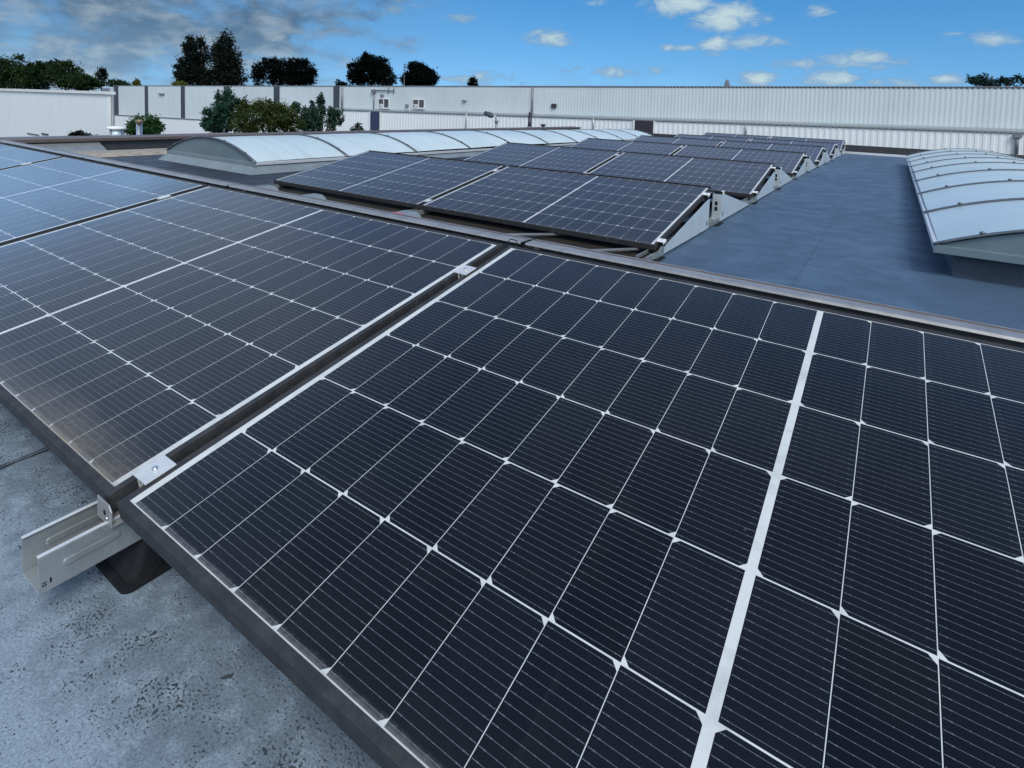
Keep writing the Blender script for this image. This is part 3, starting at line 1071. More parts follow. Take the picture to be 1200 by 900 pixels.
# feet, cables and odds and ends in the gap behind the front row
for (x, lab, pink) in ((X2 - PL - GAPX / 2, 'grey support foot with a red mark in the dark gap below the panel joint', True),
                       (X2 - 2 * PL - GAPX + 0.10, 'grey support foot under the left end of the second row', False),
                       (X2 - PL - GAPX - 1.0, 'grey support foot under the middle of the left panel in the second row', False)):
    t_ = thing('support_foot', lab, 'support foot', (x, 2.52, 0), group='support feet in the gap behind the front row')
    g = MB()
    prof = [(-0.10, 0.002), (0.10, 0.002), (0.09, 0.018), (0.045, 0.040), (-0.045, 0.040), (-0.09, 0.018)]
    g.prism(prof, 'y', -0.08, 0.08)
    g.build('foot_body', M_KERB, t_, 0.006)
    if pink:
        pm, pt, pb = mat('red_marking', (0.55, 0.09, 0.10), 0.5)
        g = MB()
        g.prism([(-0.095, 0.0215), (-0.045, 0.043), (0.045, 0.043), (0.092, 0.0205), (0.092, 0.0180), (0.045, 0.0405), (-0.045, 0.0405), (-0.095, 0.019)], 'y', -0.0815, -0.050)
        g.build('red_strip', pm, t_)
for (p0, p1, lab) in (((-1.55, 1.75, 0.028), (-0.62, 2.78, 0.028), 'thin grey conduit lying slantwise in the dark gap, left one'),
                      ((-1.02, 1.62, 0.028), (-0.15, 2.72, 0.028), 'thin grey conduit lying slantwise in the dark gap, right one')):
    g = MB()
    g.tube([p0, ((p0[0] + p1[0]) / 2, (p0[1] + p1[1]) / 2, 0.032), p1], 0.009, 8)
    tag(g.build('conduit', M_GREYPIPE), lab, 'conduit', 'conduits in the gap behind the front row')
g = MB()
g.tube([(-0.02, 1.128, 0.352), (-0.024, 1.140, 0.372), (-0.020, 1.150, 0.376), (0.0, 1.152, 0.374), (0.012, 1.148, 0.352)], 0.0016, 6)
tag(g.build('cable_tie', M_RUBBER), 'thin dark cable tie loop at the top of the gap between the two nearest panels', 'cable tie')


# ------------------------------------------------------------------ skylights
HEAD = []


def head_mesh():
    if not HEAD:
        h = MB()
        h.tube([(0, 0, 0), (0, 0, 0.010), (0, 0, 0.013)], [0.013, 0.013, 0.008], 8)
        o = h.build('fixing_head', M_BAR)
        HEAD.append(o.data)
        bpy.data.objects.remove(o)
    return HEAD[0]


def make_skylight(label, x0, x1, y0, n, span, ze, rise, group, zf=lambda y: 0.0, kerb=0.06, kmat=None):
    root = thing('skylight', label, 'skylight', (0, 0, 0), group=group)
    w = x1 - x0
    xc = (x0 + x1) / 2
    y1 = y0 + n * span
    # kerb: sloped upstand of sheet metal under the dome
    g = MB()
    k = kerb
    lo = [(x0 - k, y0 - k), (x1 + k, y0 - k), (x1 + k, y1 + k), (x0 - k, y1 + k)]
    q_ = min(k + 0.0, 0.0)
    hi = [(x0 - q_, y0 - q_), (x1 + q_, y0 - q_), (x1 + q_, y1 + q_), (x0 - q_, y1 + q_)]
    pts = [(p[0], p[1], zf(p[1]) - 0.004) for p in lo] + [(p[0], p[1], ze - 0.030 + zf(p[1])) for p in hi]
    g.poly(pts, [(0, 1, 5, 4), (1, 2, 6, 5), (2, 3, 7, 6), (3, 0, 4, 7)])
    g.build('kerb', kmat or M_KERB, root)
    # eaves trim along both sides
    for (a, b_) in ((x0 - 0.022, x0 + 0.03), (x1 - 0.03, x1 + 0.022)):
        g = MB()
        pts = []
        for y in (y0 + 0.0125, y1 - 0.0125):
            z = ze + zf(y)
            pts += [(a, y, z - 0.028), (b_, y, z - 0.028), (b_, y, z + 0.004), (a, y, z + 0.004)]
        g.poly(pts, [(0, 1, 5, 4), (1, 2, 6, 5), (2, 3, 7, 6), (3, 0, 4, 7), (0, 3, 2, 1), (4, 5, 6, 7)])
        g.build('eaves_trim', M_ALU, root, 0.003)
    for y in (y0 - 0.012, y1 - 0.012):
        g = MB()
        g.box(x0 - 0.022, x1 + 0.022, y, y + 0.024, ze - 0.040 + zf(y), ze + 0.003 + zf(y))
        g.build('end_sill', M_CAP if kmat else M_KERB, root, 0.003)

    def arc(t, extra=0.0):
        # circular arc through both eaves
        rr = (w * w / 4 + rise * rise) / (2 * rise)
        a_max = math.asin(w / 2 / rr)
        a = -a_max + 2 * a_max * t
        return xc + (rr + extra) * math.sin(a), ze + rise - rr + (rr + extra) * math.cos(a)
    NS = 28
    # glazing sheets, one per bay
    gl = MB()
    for j in range(n):
        ya, yb = y0 + j * span, y0 + (j + 1) * span
        pts = []
        for y in (ya, (ya + yb) / 2, yb):
            for i in range(NS + 1):
                x, z = arc(i / NS, 0.004 if y == (ya + yb) / 2 else 0.0)
                pts.append((x, y, z + 0.006 + zf(y)))
        fs = []
        for q in range(2):
            for i in range(NS):
                o = q * (NS + 1)
                fs.append((o + i, o + i + 1, o + NS + 2 + i, o + NS + 1 + i))
        gl.poly(pts, fs, 0, True)
    gl.build('glazing', M_DOME, root)
    # end caps
    for y, s in ((y0, -1), (y1, 1)):
        g = MB()
        pts = [(arc(i / NS)[0], y - s * 0.008, arc(i / NS)[1] + zf(y)) for i in range(NS + 1)]
        pts += [(p[0], p[1] + s * 0.006, p[2]) for p in pts]
        m_ = NS + 1
        g.poly(pts, [tuple(range(m_)), tuple(range(m_, 2 * m_))[::-1]])
        g.build('end_cap', M_CAP, root)
    # glazing bars, each with little fixing heads
    for j in range(n + 1):
        y = y0 + j * span
        hw = 0.021 if 0 < j < n else 0.018
        b = MB()
        pts = []
        for i in range(NS + 1):
            x, z = arc(-0.012 + 1.024 * i / NS, 0.010)
            xo, zo = arc(-0.012 + 1.024 * i / NS, 0.018)
            zz = zf(y)
            pts += [(x, y - hw, z + zz), (xo, y - hw * 0.8, zo + zz), (xo, y + hw * 0.8, zo + zz), (x, y + hw, z + zz)]
        fs = []
        for i in range(NS):
            for q in range(4):
                a, c = i * 4 + q, i * 4 + (q + 1) % 4
                fs.append((a, c, c + 4, a + 4))
        fs += [(0, 1, 2, 3), (NS * 4 + 3, NS * 4 + 2, NS * 4 + 1, NS * 4)]
        b.poly(pts, fs, 0, True)
        bar = b.build('glazing_bar', M_BAR, root)
        for t in (0.10, 0.32, 0.5, 0.68, 0.90):
            x, z = arc(t, 0.018)
            h = bpy.data.objects.new('fixing_head', head_mesh())
            COL.objects.link(h)
            h.location = (x, y, z + zf(y))
            h.parent = bar
    return root


def skz(y):
    return roof_z(y) * 0.8


make_skylight('pale barrel skylight on the right of the blue roof', 1.20, 3.02, 3.34, 8, 1.245, 0.165, 0.19, 'barrel skylights', skz, -0.07, M_UPSTAND)
make_skylight('pale barrel skylight on the left, running behind the panel rows', -6.28, -4.50, 3.10, 10, 1.23, 0.115, 0.20, 'barrel skylights', skz, 0.09)

# ------------------------------------------------------------------ white industrial building beyond the roof
WALL_Y = 26.0
wall = thing('white_warehouse', 'long white corrugated metal warehouse with a flashing band across the background', 'building', (0, WALL_Y, 0), (0, -0.0118, 0.039))
bpy.context.view_layer.update()
WM = wall.matrix_world.inverted()


def ws(px, py, d=0.0):
    """point of the photograph on the warehouse's front plane -> its own (s, h); d metres in front of the plane"""
    a = WM @ CAM
    b = WM.to_3x3() @ ray(px, py)
    k = (-d - a.y) / b.y
    p = a + b * k
    return p.x, p.z


H_TOP = 2.02
H_BAND = 0.47
S0, S1 = ws(133.5, 120)[0], 16.0


def corrugated(mb, s0, s1, y, h0, h1, pitch, depth):
    """trapezoidal sheet facing -y"""
    prof = []
    n = int((s1 - s0) / pitch)
    for i in range(n):
        a = s0 + i * pitch
        prof += [(a, y), (a + pitch * .40, y), (a + pitch * .52, y - depth), (a + pitch * .88, y - depth)]
    prof.append((s0 + n * pitch, y))
    m_ = len(prof)
    pts = [(p[0], p[1], h0) for p in prof] + [(p[0], p[1], h1) for p in prof]
    mb.poly(pts, [(i, i + 1, m_ + i + 1, m_ + i) for i in range(m_ - 1)])


g = MB()
corrugated(g, S0, S1, 0.0, -5.0, H_TOP, 0.155, 0.007)
g.poly([(S0, 0.02, -5), (S0, 22, -5), (S0, 22, H_TOP - .05), (S0, 0.02, H_TOP - .05)], [(0, 1, 2, 3)])
g.poly([(S1, 0.02, -5), (S1, 22, -5), (S1, 22, H_TOP - .05), (S1, 0.02, H_TOP - .05)], [(0, 3, 2, 1)])
g.build('upper_wall', M_CLAD_UP, wall)
g = MB()
g.poly([(S0, 0.02, H_TOP - .04), (S1, 0.02, H_TOP - .04), (S1, 22, H_TOP + .1), (S0, 22, H_TOP + .1)], [(0, 1, 2, 3)])
g.build('roof', M_GREYPIPE, wall)
g = MB()
g.box(S0, S1, -0.040, 0.12, H_TOP + 0.002, H_TOP + 0.035)
g.build('coping', M_GREYPIPE, wall)
# dark scallops below the coping: the open ends of the sheet's valleys


def teeth(s0, s1, pitch, w0, w1, y0, y1, ztop, zrim, zlow):
    """one toothed closing strip under a coping: a bar with a tooth in every valley"""
    prof = [(s0, zrim), (s0, ztop), (s1, ztop), (s1, zrim)]
    n = int((s1 - s0) / pitch)
    for i in reversed(range(n)):
        a = s0 + i * pitch
        prof += [(a + w1, zrim), (a + w1, zlow), (a + w0, zlow), (a + w0, zrim)]
    g = MB()
    g.prism(prof, 'y', y0, y1)
    return g


sx0 = S0 + int((-16 - S0) / 0.155) * 0.155
teeth(sx0, S1, 0.155, 0.004, 0.060, -0.0165, -0.003, H_TOP + 0.001, H_TOP - 0.008, H_TOP - 0.040).build('valley_filler', M_DARKTRIM, wall)

SL = ws(300, 130, 0.30)[0]
g = MB()
corrugated(g, SL, S1, -0.30, -5.0, H_BAND, 0.22, 0.014)
g.build('lower_wall', M_CLAD_LO, wall)
g = MB()
g.prism([(-0.36, H_BAND - 0.01), (-0.36, H_BAND + 0.05), (-0.04, H_BAND + 0.13), (-0.04, H_BAND + 0.09), (-0.33, H_BAND + 0.008)], 'x', SL, S1)
g.build('flashing', M_GALV, wall)
teeth(SL, S1, 0.22, 0.115, 0.20, -0.332, -0.3225, H_BAND - 0.010, H_BAND - 0.016, H_BAND - 0.042).build('profile_filler', M_GREYPIPE, wall)
# lower plinth left of the bush
SB = ws(214, 139.5)[1]
g = MB()
g.box(S0 + 0.1, SL - 0.02, -0.30, -0.035, -5.0, SB)
g.build('plinth', M_CLAD_LO, wall)
g = MB()
g.box(S0 + 0.1, SL - 0.02, -0.34, -0.036, SB + 0.003, SB + 0.07)
g.build('plinth_flashing', M_GREYPIPE, wall)
# tall dark strips at equal spacing
for (px0, px1, yb) in ((131, 133.4, 110), (170.3, 173.8, 140), (212.6, 216.9, 139), (263, 268, 137), (321.5, 328, 134), (391.5, 398.3, 126)):
    s0, s1 = ws(px0, 110)[0], ws(px1, 110)[0]
    hb = ws((px0 + px1) / 2, yb)[1]
    g = MB()
    if px0 < 140:
        g.box(s1 + 0.05, s1 + 0.9, -0.06, -0.035, hb - 2, H_TOP - 0.02)
    else:
        g.box(s0, s1, -0.062, -0.034, hb, H_TOP - 0.02)
    g.build('strip_window', M_DARKTRIM, wall)


def wbox(px0, py0, px1, py1, name, material, d0=-0.0, th=0.06, parent=wall, bevel=0.0):
    s0, h1 = ws(px0, py0, -d0)
    s1, h0 = ws(px1, py1, -d0)
    g = MB()
    g.box(s0, s1, d0 - th, d0, h0, h1)
    return g.build(name, material, parent, bevel)


# doors
for (b_, nm, mm) in (((434.2, 130.5, 444.5, 158), 'door', M_DOOR), ((744.2, 141, 765, 157.8), 'louvre_door', M_LOUVRE)):
    dr = wbox(*b_, nm, mm, -0.336, 0.03)
    s0, h1 = ws(b_[0], b_[1], 0.36)
    s1, h0 = ws(b_[2], b_[3], 0.36)
    n = 5
    for i in range(n):
        g = MB()
        a = s0 + (s1 - s0) * (i + 0.2) / n
        g.box(a, a + (s1 - s0) * 0.5 / n, -0.385, -0.3665, h0, h1 - 0.02)
        g.build('door_rib', mm, dr)
    for q in (s0 - 0.09, s1 + 0.01):
        g = MB()
        g.box(q, q + 0.08, -0.372, -0.336, h0, h1 + 0.0)
        g.build('door_frame', M_WHITE, dr)
# windows of the upper wall
for b_ in ((444.0, 116.2, 455.5, 126.2), (484.3, 117.0, 496.8, 126.2)):
    w_ = wbox(*b_, 'window', M_PANE, -0.034, 0.02)
    s0, h1 = ws(b_[0], b_[1], 0.05)
    s1, h0 = ws(b_[2], b_[3], 0.05)
    g = MB()
    fw = 0.07
    g.box(s0 - fw, s0, -0.075, -0.035, h0 - fw, h1 + fw)
    g.box(s1, s1 + fw, -0.075, -0.035, h0 - fw, h1 + fw)
    g.box(s0, s1, -0.075, -0.035, h1, h1 + fw)
    g.box(s0, s1, -0.11, -0.035, h0 - fw, h0)
    g.box((s0 + s1) / 2 - 0.03, (s0 + s1) / 2 + 0.03, -0.07, -0.055, h0, h1)
    g.box(s0, (s0 + s1) / 2 - 0.031, -0.07, -0.055, h0 + (h1 - h0) * .35, h0 + (h1 - h0) * .42)
    g.build('window_frame', M_WHITE, w_)
    g = MB()
    g.box(s0 + 0.1, s0 + (s1 - s0) * 0.45, -0.0715, -0.0708, h0 + 0.05, h0 + (h1 - h0) * .32)
    g.build('blind', M_WHITE, w_)
for b_ in ((446.2, 110.5, 449.4, 113.8), (475.6, 122.2, 478.4, 126.0), (646.5, 121.5, 652, 126.5)):
    v_ = wbox(*b_, 'wall_vent', M_GREYPIPE if b_[0] < 600 else M_LOUVRE, -0.034, 0.06)
for b_ in ((542, 117.3, 547, 118.6), (186.5, 109.3, 192.5, 111.0)):
    wbox(*b_, 'small_lamp', M_GREYPIPE, -0.034, 0.09)
# service box with conduits
wbox(436.3, 104.8, 440.2, 108.6, 'service_box', M_GREYPIPE, -0.034, 0.12)
for (px, y0, y1) in ((438.3, 108.8, 129.0),):
    s, h1 = ws(px, y0, 0.05)
    _, h0 = ws(px, y1, 0.05)
    g = MB()
    g.tube([(s, -0.07, h0), (s, -0.07, h1)], 0.035, 8)
    g.build('conduit', M_GREYPIPE, wall)
s0, h = ws(440.5, 105.8, 0.05)
s1, _ = ws(462, 105.8, 0.05)
g = MB()
g.tube([(s0, -0.07, h), (s1, -0.07, h)], 0.03, 8)
for q in (0.70, 0.98):
    ss = s0 + (s1 - s0) * q
    g.tube([(ss, -0.07, h - 0.15), (ss, -0.07, h + 0.25)], 0.035, 8)
g.build('conduit', M_GREYPIPE, wall)
# downpipes and joints
for (px, y0, y1, rad, dd) in ((401, 102.5, 127.0, 0.055, 0.07), (624.2, 102.5, 135, 0.045, 0.07), (546.5, 130, 155, 0.03, 0.36), (695.5, 137.5, 155, 0.03, 0.36), (874, 146, 160, 0.03, 0.36), (1193, 157, 181, 0.055, 0.38)):
    s, h1 = ws(px, y0, dd)
    _, h0 = ws(px, y1, dd)
    g = MB()
    g.tube([(s, -dd, h0), (s, -dd, h1)], rad, 10)
    if px > 1000:
        g.box(s - 0.10, s + 0.10, -dd - 0.09, -dd + 0.09, h1 - 0.13, h1)
    g.build('downpipe', M_GREYPIPE if px not in (546.5, 695.5, 874) else M_GALV, wall)

# nearer white wall at the far left
LY = 8.0
p0, p1 = at_y(-60, 104.3, LY), at_y(133, 111, LY)
p1.x = at_y(133, 111, LY + 0.2).x
sw = thing('white_boundary_wall', 'plain white wall with a pale coping at the left edge, before the warehouse', 'wall', (p1.x, LY, 0))
Lw = p1.x - p0.x + 20
sl_ = (p1.z - p0.z) / (p1.x - p0.x)
g = MB()
zt0, zt1 = p1.z - sl_ * Lw, p1.z
g.poly([(-Lw, 0, -5), (0, 0, -5), (0, 0, zt1), (-Lw, 0, zt0), (-Lw, 0.2, -5), (0, 0.2, -5), (0, 0.2, zt1), (-Lw, 0.2, zt0)],
       [(0, 1, 2, 3), (4, 7, 6, 5), (1, 5, 6, 2), (0, 3, 7, 4), (3, 2, 6, 7)])
g.build('wall_face', M_CLAD_LO, sw)
g = MB()
g.poly([(-Lw, -0.06, zt0 + .003), (0.06, -0.06, zt1 + .003), (0.06, 0.24, zt1 + .003), (-Lw, 0.24, zt0 + .003),
        (-Lw, -0.06, zt0 + .10), (0.06, -0.06, zt1 + .10), (0.06, 0.24, zt1 + .10), (-Lw, 0.24, zt0 + .10)],
       [(0, 3, 2, 1), (4, 5, 6, 7), (0, 1, 5, 4), (1, 2, 6, 5), (2, 3, 7, 6), (3, 0, 4, 7)])
g.build('coping', M_WHITE, sw)
g = MB()
g.tube([(0.06, 0.15, -3.0), (0.06, 0.15, zt1 - 0.05)], 0.05, 10)
g.build('downpipe', M_GREYPIPE, sw)
for (a, b_) in ((31.5, 45), (48.5, 56)):
    q0, q1 = at_y(a, 155.6, LY - 0.03), at_y(b_, 158.8, LY - 0.03)
    g = MB()
    g.box(q0.x - p1.x, q1.x - p1.x, -0.035, -0.005, q1.z, q0.z)
    w_ = g.build('cellar_window', M_PANE, sw)
# blue grey gable piece of the warehouse seen above it
q0, q1 = at_y(119.5, 101.5, 9.5), at_y(129.5, 108.5, 9.5)
t_ = thing('roof_unit', 'small blue-grey box on top of the white wall at its right end', 'roof unit', (q0.x, 9.5, 0))
g = MB()
g.box(0, q1.x - q0.x, 0, 0.12, q1.z - 0.35, q0.z)
g.build('unit_body', M_PLATE, t_, 0.01)
g = MB()
g.box(0.06, q1.x - q0.x - 0.06, -0.012, -0.001, q1.z + 0.05, q0.z - 0.06)
g.build('grille', M_GREYPIPE, t_)

# ------------------------------------------------------------------ annex roof and things standing on it
AZ = -0.43 + Z0
g = MB()
g.box(-15.0, -9.2, 0.5, 9.0, -4.9, AZ)
struct(g.build('annex_roof', M_ANNEX))
g = MB()
a0 = at_x(0, 161, -11.5)
g.box(-13.0, -9.6, 1.2, a0.y - 0.2, AZ + 0.001, AZ + 0.10)
tag(g.build('felt_upstand', M_GREYPIPE), 'grey felt-covered upstand on the annex roof at the left edge', 'roof upstand')


def on_annex(px, py):
    d = ray(px, py)
    return CAM + d * ((AZ - CAM.z) / d.z)


# ventilation cowl
p = at_x(136.5, 160, -13.0)
t_ = thing('roof_cowl', 'grey roof ventilator with a wide white cap behind the brown coping', 'roof ventilator', (-13.0, p.y, AZ))
g = MB()
hh = p.z + 0.30 - AZ
g.tube([(0, 0, 0), (0, 0, (at_x(138, 150.5, -13).z - AZ))], 0.135, 18)
g.build('duct', M_PLATE, t_)
g = MB()
zt_ = at_x(140, 147.5, -13).z - AZ
g.tube([(0, 0, zt_ - 0.07), (0, 0, zt_ - 0.06), (0, 0, zt_ - 0.02), (0, 0, zt_)], [0.17, 0.20, 0.17, 0.03], 20)
g.build('cap', M_WHITE, t_)
for k in range(4):
    g = MB()
    a = k * math.pi / 2 + 0.4
    g.tube([(0.12 * math.cos(a), 0.12 * math.sin(a), 0.12), (0.16 * math.cos(a), 0.16 * math.sin(a), zt_ - 0.05)], 0.012, 6)
    g.build('stay', M_GREYPIPE, t_)
# shiny flue
p = at_x(163.3, 159, -12.2)
pt = at_x(163.3, 140, -12.2)
t_ = thing('steel_flue', 'short shiny steel flue pipe with a brownish cap in front of the round bush', 'flue', (-12.2, p.y, AZ))
hf = pt.z - AZ
g = MB()
g.tube([(0, 0, 0), (0, 0, hf * 0.35), (0, 0, hf * 0.36), (0, 0, hf * 0.84)], [0.085, 0.07, 0.058, 0.055], 18)
g.build('pipe', M_STEELPIPE, t_)
g = MB()
g.tube([(0, 0, hf * 0.84), (0, 0, hf * 0.87), (0, 0, hf * 0.98), (0, 0, hf)], [0.058, 0.075, 0.072, 0.03], 18)
g.build('cap', worn('brown_cap', (0.20, 0.15, 0.10), (0.12, 0.09, 0.07), 8, 0.5, 0.3), t_)


# black flue, vent and lamp in front of the lower wall
def yard(px, py_base, Y):
    q = at_y(px, py_base, Y)
    return q


Yv = 21.0
b0 = at_y(620.3, 158, Yv)
t_ = thing('black_flue', 'black flue pipe on a pale base in front of the white lower wall', 'flue', (b0.x, Yv, b0.z))
zz = lambda py: at_y(620.3, py, Yv).z - b0.z
g = MB()
g.tube([(0, 0, zz(150)), (0, 0, zz(137))], 0.085, 14)
g.tube([(0, 0, zz(137)), (0, 0, zz(136.5)), (0, 0, zz(135.4)), (0, 0, zz(135))], [0.085, 0.11, 0.11, 0.07], 14)
g.tube([(0, 0, zz(135)), (0, 0, zz(131))], 0.065, 14)
g.build('pipe', M_DARKTRIM, t_)
g = MB()
g.tube([(0, 0, zz(150.5)), (0, 0, zz(148.6)), (0, 0, zz(148.2))], [0.14, 0.14, 0.09], 14)
g.build('collar', M_GREYPIPE, t_)
g = MB()
g.tube([(0, 0, -4.0), (0, 0, zz(150.5))], 0.12, 14)
g.build('base', M_WHITE, t_)
b0 = at_y(636, 158, Yv)
t_ = thing('small_vent', 'small white roof vent with a dark double cap beside the black flue', 'roof ventilator', (b0.x, Yv, b0.z))
zz2 = lambda py: at_y(636, py, Yv).z - b0.z
g = MB()
g.tube([(0, 0, -4.0), (0, 0, zz2(150.0))], 0.13, 14)
g.build('base', M_WHITE, t_)
g = MB()
for a, b_ in ((150, 148.8), (147.6, 145.2)):
    g.tube([(0, 0, zz2(a)), (0, 0, zz2(b_))], 0.105, 14)
g.tube([(0, 0, zz2(148.8)), (0, 0, zz2(147.6))], 0.07, 14)
g.build('cap', M_DARKTRIM, t_)
# lamp post with a slanted head
Yl = 20.5
b0 = at_y(581.5, 160, Yl)
t_ = thing('lamp_post', 'slim grey lamp post with a dark tilted lamp head before the warehouse', 'lamp post', (b0.x, Yl, -5.0))


def lp(px, py):
    q = at_y(px, py, Yl)
    return (q.x - b0.x, 0, q.z + 5.0)


g = MB()
g.tube([(0, 0, 0.0), lp(581.8, 144)], [0.09, 0.055], 12)
g.build('post', M_GALV, t_)
g = MB()
g.tube([lp(581.8, 144), lp(581.8, 140.5)], 0.085, 10)
g.build('ballast_box', M_GREYPIPE, t_)
g = MB()
g.tube([lp(581.5, 140.5), lp(580.5, 136.5), lp(577.5, 133), lp(573, 131.2)], 0.03, 8)
g.build('arm', M_GALV, t_)
g = MB()
a, b_ = Vector(lp(577.5, 136.8)), Vector(lp(567.5, 131.8))
g.tube([a, a.lerp(b_, 0.15), a.lerp(b_, 0.85), b_], [0.05, 0.10, 0.10, 0.05], 10)
g.build('lamp_head', M_DARKTRIM, t_)
# low grey gable of a shed peeking over the flashing
t0, t1, tt = at_y(534, 131, 25.0), at_y(556, 131.5, 25.0), at_y(545, 126.8, 25.0)

# ------------------------------------------------------------------ trees and bushes
def leaf_mat(name, a, b_, c):
    m, t, bs = mat(name, a, 0.65)
    oi = t.node('ShaderNodeTexCoord').outputs['Object']
    gi = t.node('ShaderNodeNewGeometry')
    n = t.noise(oi, 0.55, 3.0, 0.6)
    rnd = gi.outputs['Random Per Island']
    k = t.step(t.m('ADD', t.m('MULTIPLY', n, 0.6), t.m('MULTIPLY', rnd, 0.4)), 0.28, 0.72)
    col = t.mix(k, a, b_)
    col = t.mix(t.step(rnd, 0.82, 0.98), col, c)
    t.put(bs.inputs['Base Color'], col)
    bs.inputs['Specular IOR Level'].default_value = 0.04
    bs.inputs['Roughness'].default_value = 0.9
    return m


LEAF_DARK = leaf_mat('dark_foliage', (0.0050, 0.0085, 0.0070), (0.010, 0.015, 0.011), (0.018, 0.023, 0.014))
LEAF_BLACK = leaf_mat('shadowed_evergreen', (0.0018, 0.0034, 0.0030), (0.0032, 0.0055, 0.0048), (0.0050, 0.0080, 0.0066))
LEAF_MID = leaf_mat('mid_green_foliage', (0.009, 0.022, 0.010), (0.020, 0.038, 0.014), (0.045, 0.058, 0.018))
LEAF_BUSH = leaf_mat('blue_green_bush', (0.012, 0.040, 0.031), (0.024, 0.064, 0.046), (0.050, 0.095, 0.052))
LEAF_OLIVE = leaf_mat('olive_bush', (0.024, 0.040, 0.013), (0.044, 0.062, 0.018), (0.070, 0.078, 0.028))
LEAF_BROWN = leaf_mat('brownish_conifer', (0.0050, 0.0085, 0.0075), (0.0095, 0.0140, 0.0115), (0.016, 0.020, 0.015))
LEAF_YELLOW = leaf_mat('yellowish_foliage', (0.06, 0.07, 0.015), (0.10, 0.11, 0.02), (0.14, 0.14, 0.04))


def foliage(lobes, n, size, seed, shell=0.55, up=0.25, aspect=1.7, droop=0.0):
    """many small leaf blades spread through the volume of uneven lobes"""
    rg = np.random.default_rng(seed)
    vol = np.array([l[3] * l[4] * l[5] for l in lobes]) ** 0.75
    cnt = np.maximum(20, (n * vol / vol.sum()).astype(int))
    V, Fc = [], []
    for l, c in zip(lobes, cnt):
        # twig clumps inside the lobe, then leaves gathered round each clump
        nc = max(6, c // 22)
        u = rg.normal(size=(nc, 3))
        u /= np.linalg.norm(u, axis=1)[:, None]
        rr = (shell + (1 - shell) * rg.random(nc)) ** 0.6
        rr *= 0.80 + 0.36 * rg.random(nc)
        cc = np.array(l[:3]) + u * rr[:, None] * np.array(l[3:6])
        pick = rg.integers(0, nc, c)
        spread = 0.20 * np.array(l[3:6])
        pos = cc[pick] + rg.normal(size=(c, 3)) * np.maximum(spread, size * 1.1)
        pos[:, 2] -= droop * rg.random(c) * l[5]
        nrm = rg.normal(size=(c, 3))
        nrm[:, 2] += up
        nrm /= np.linalg.norm(nrm, axis=1)[:, None]
        t1 = np.cross(nrm, rg.normal(size=(c, 3)))
        t1 /= np.linalg.norm(t1, axis=1)[:, None]
        t2 = np.cross(nrm, t1)
        s = size * (0.55 + 0.9 * rg.random(c))[:, None]
        a, b_ = t1 * s * aspect, t2 * s * 0.55
        q = np.stack([pos - a, pos + b_ * 1.0, pos + a, pos - b_], 1)
        o = sum(len(x) for x in V)
        V.append(q.reshape(-1, 3))
        Fc.append(np.arange(c * 4).reshape(c, 4) + o)
    V = np.concatenate(V)
    Fc = np.concatenate(Fc)
    return V, Fc


def leaf_obj(name, V, Fc, material, parent):
    me = bpy.data.meshes.new(name)
    me.from_pydata(V.tolist(), [], Fc.tolist())
    me.materials.append(material)
    o = bpy.data.objects.new(name, me)
    COL.objects.link(o)
    o.parent = parent
    return o


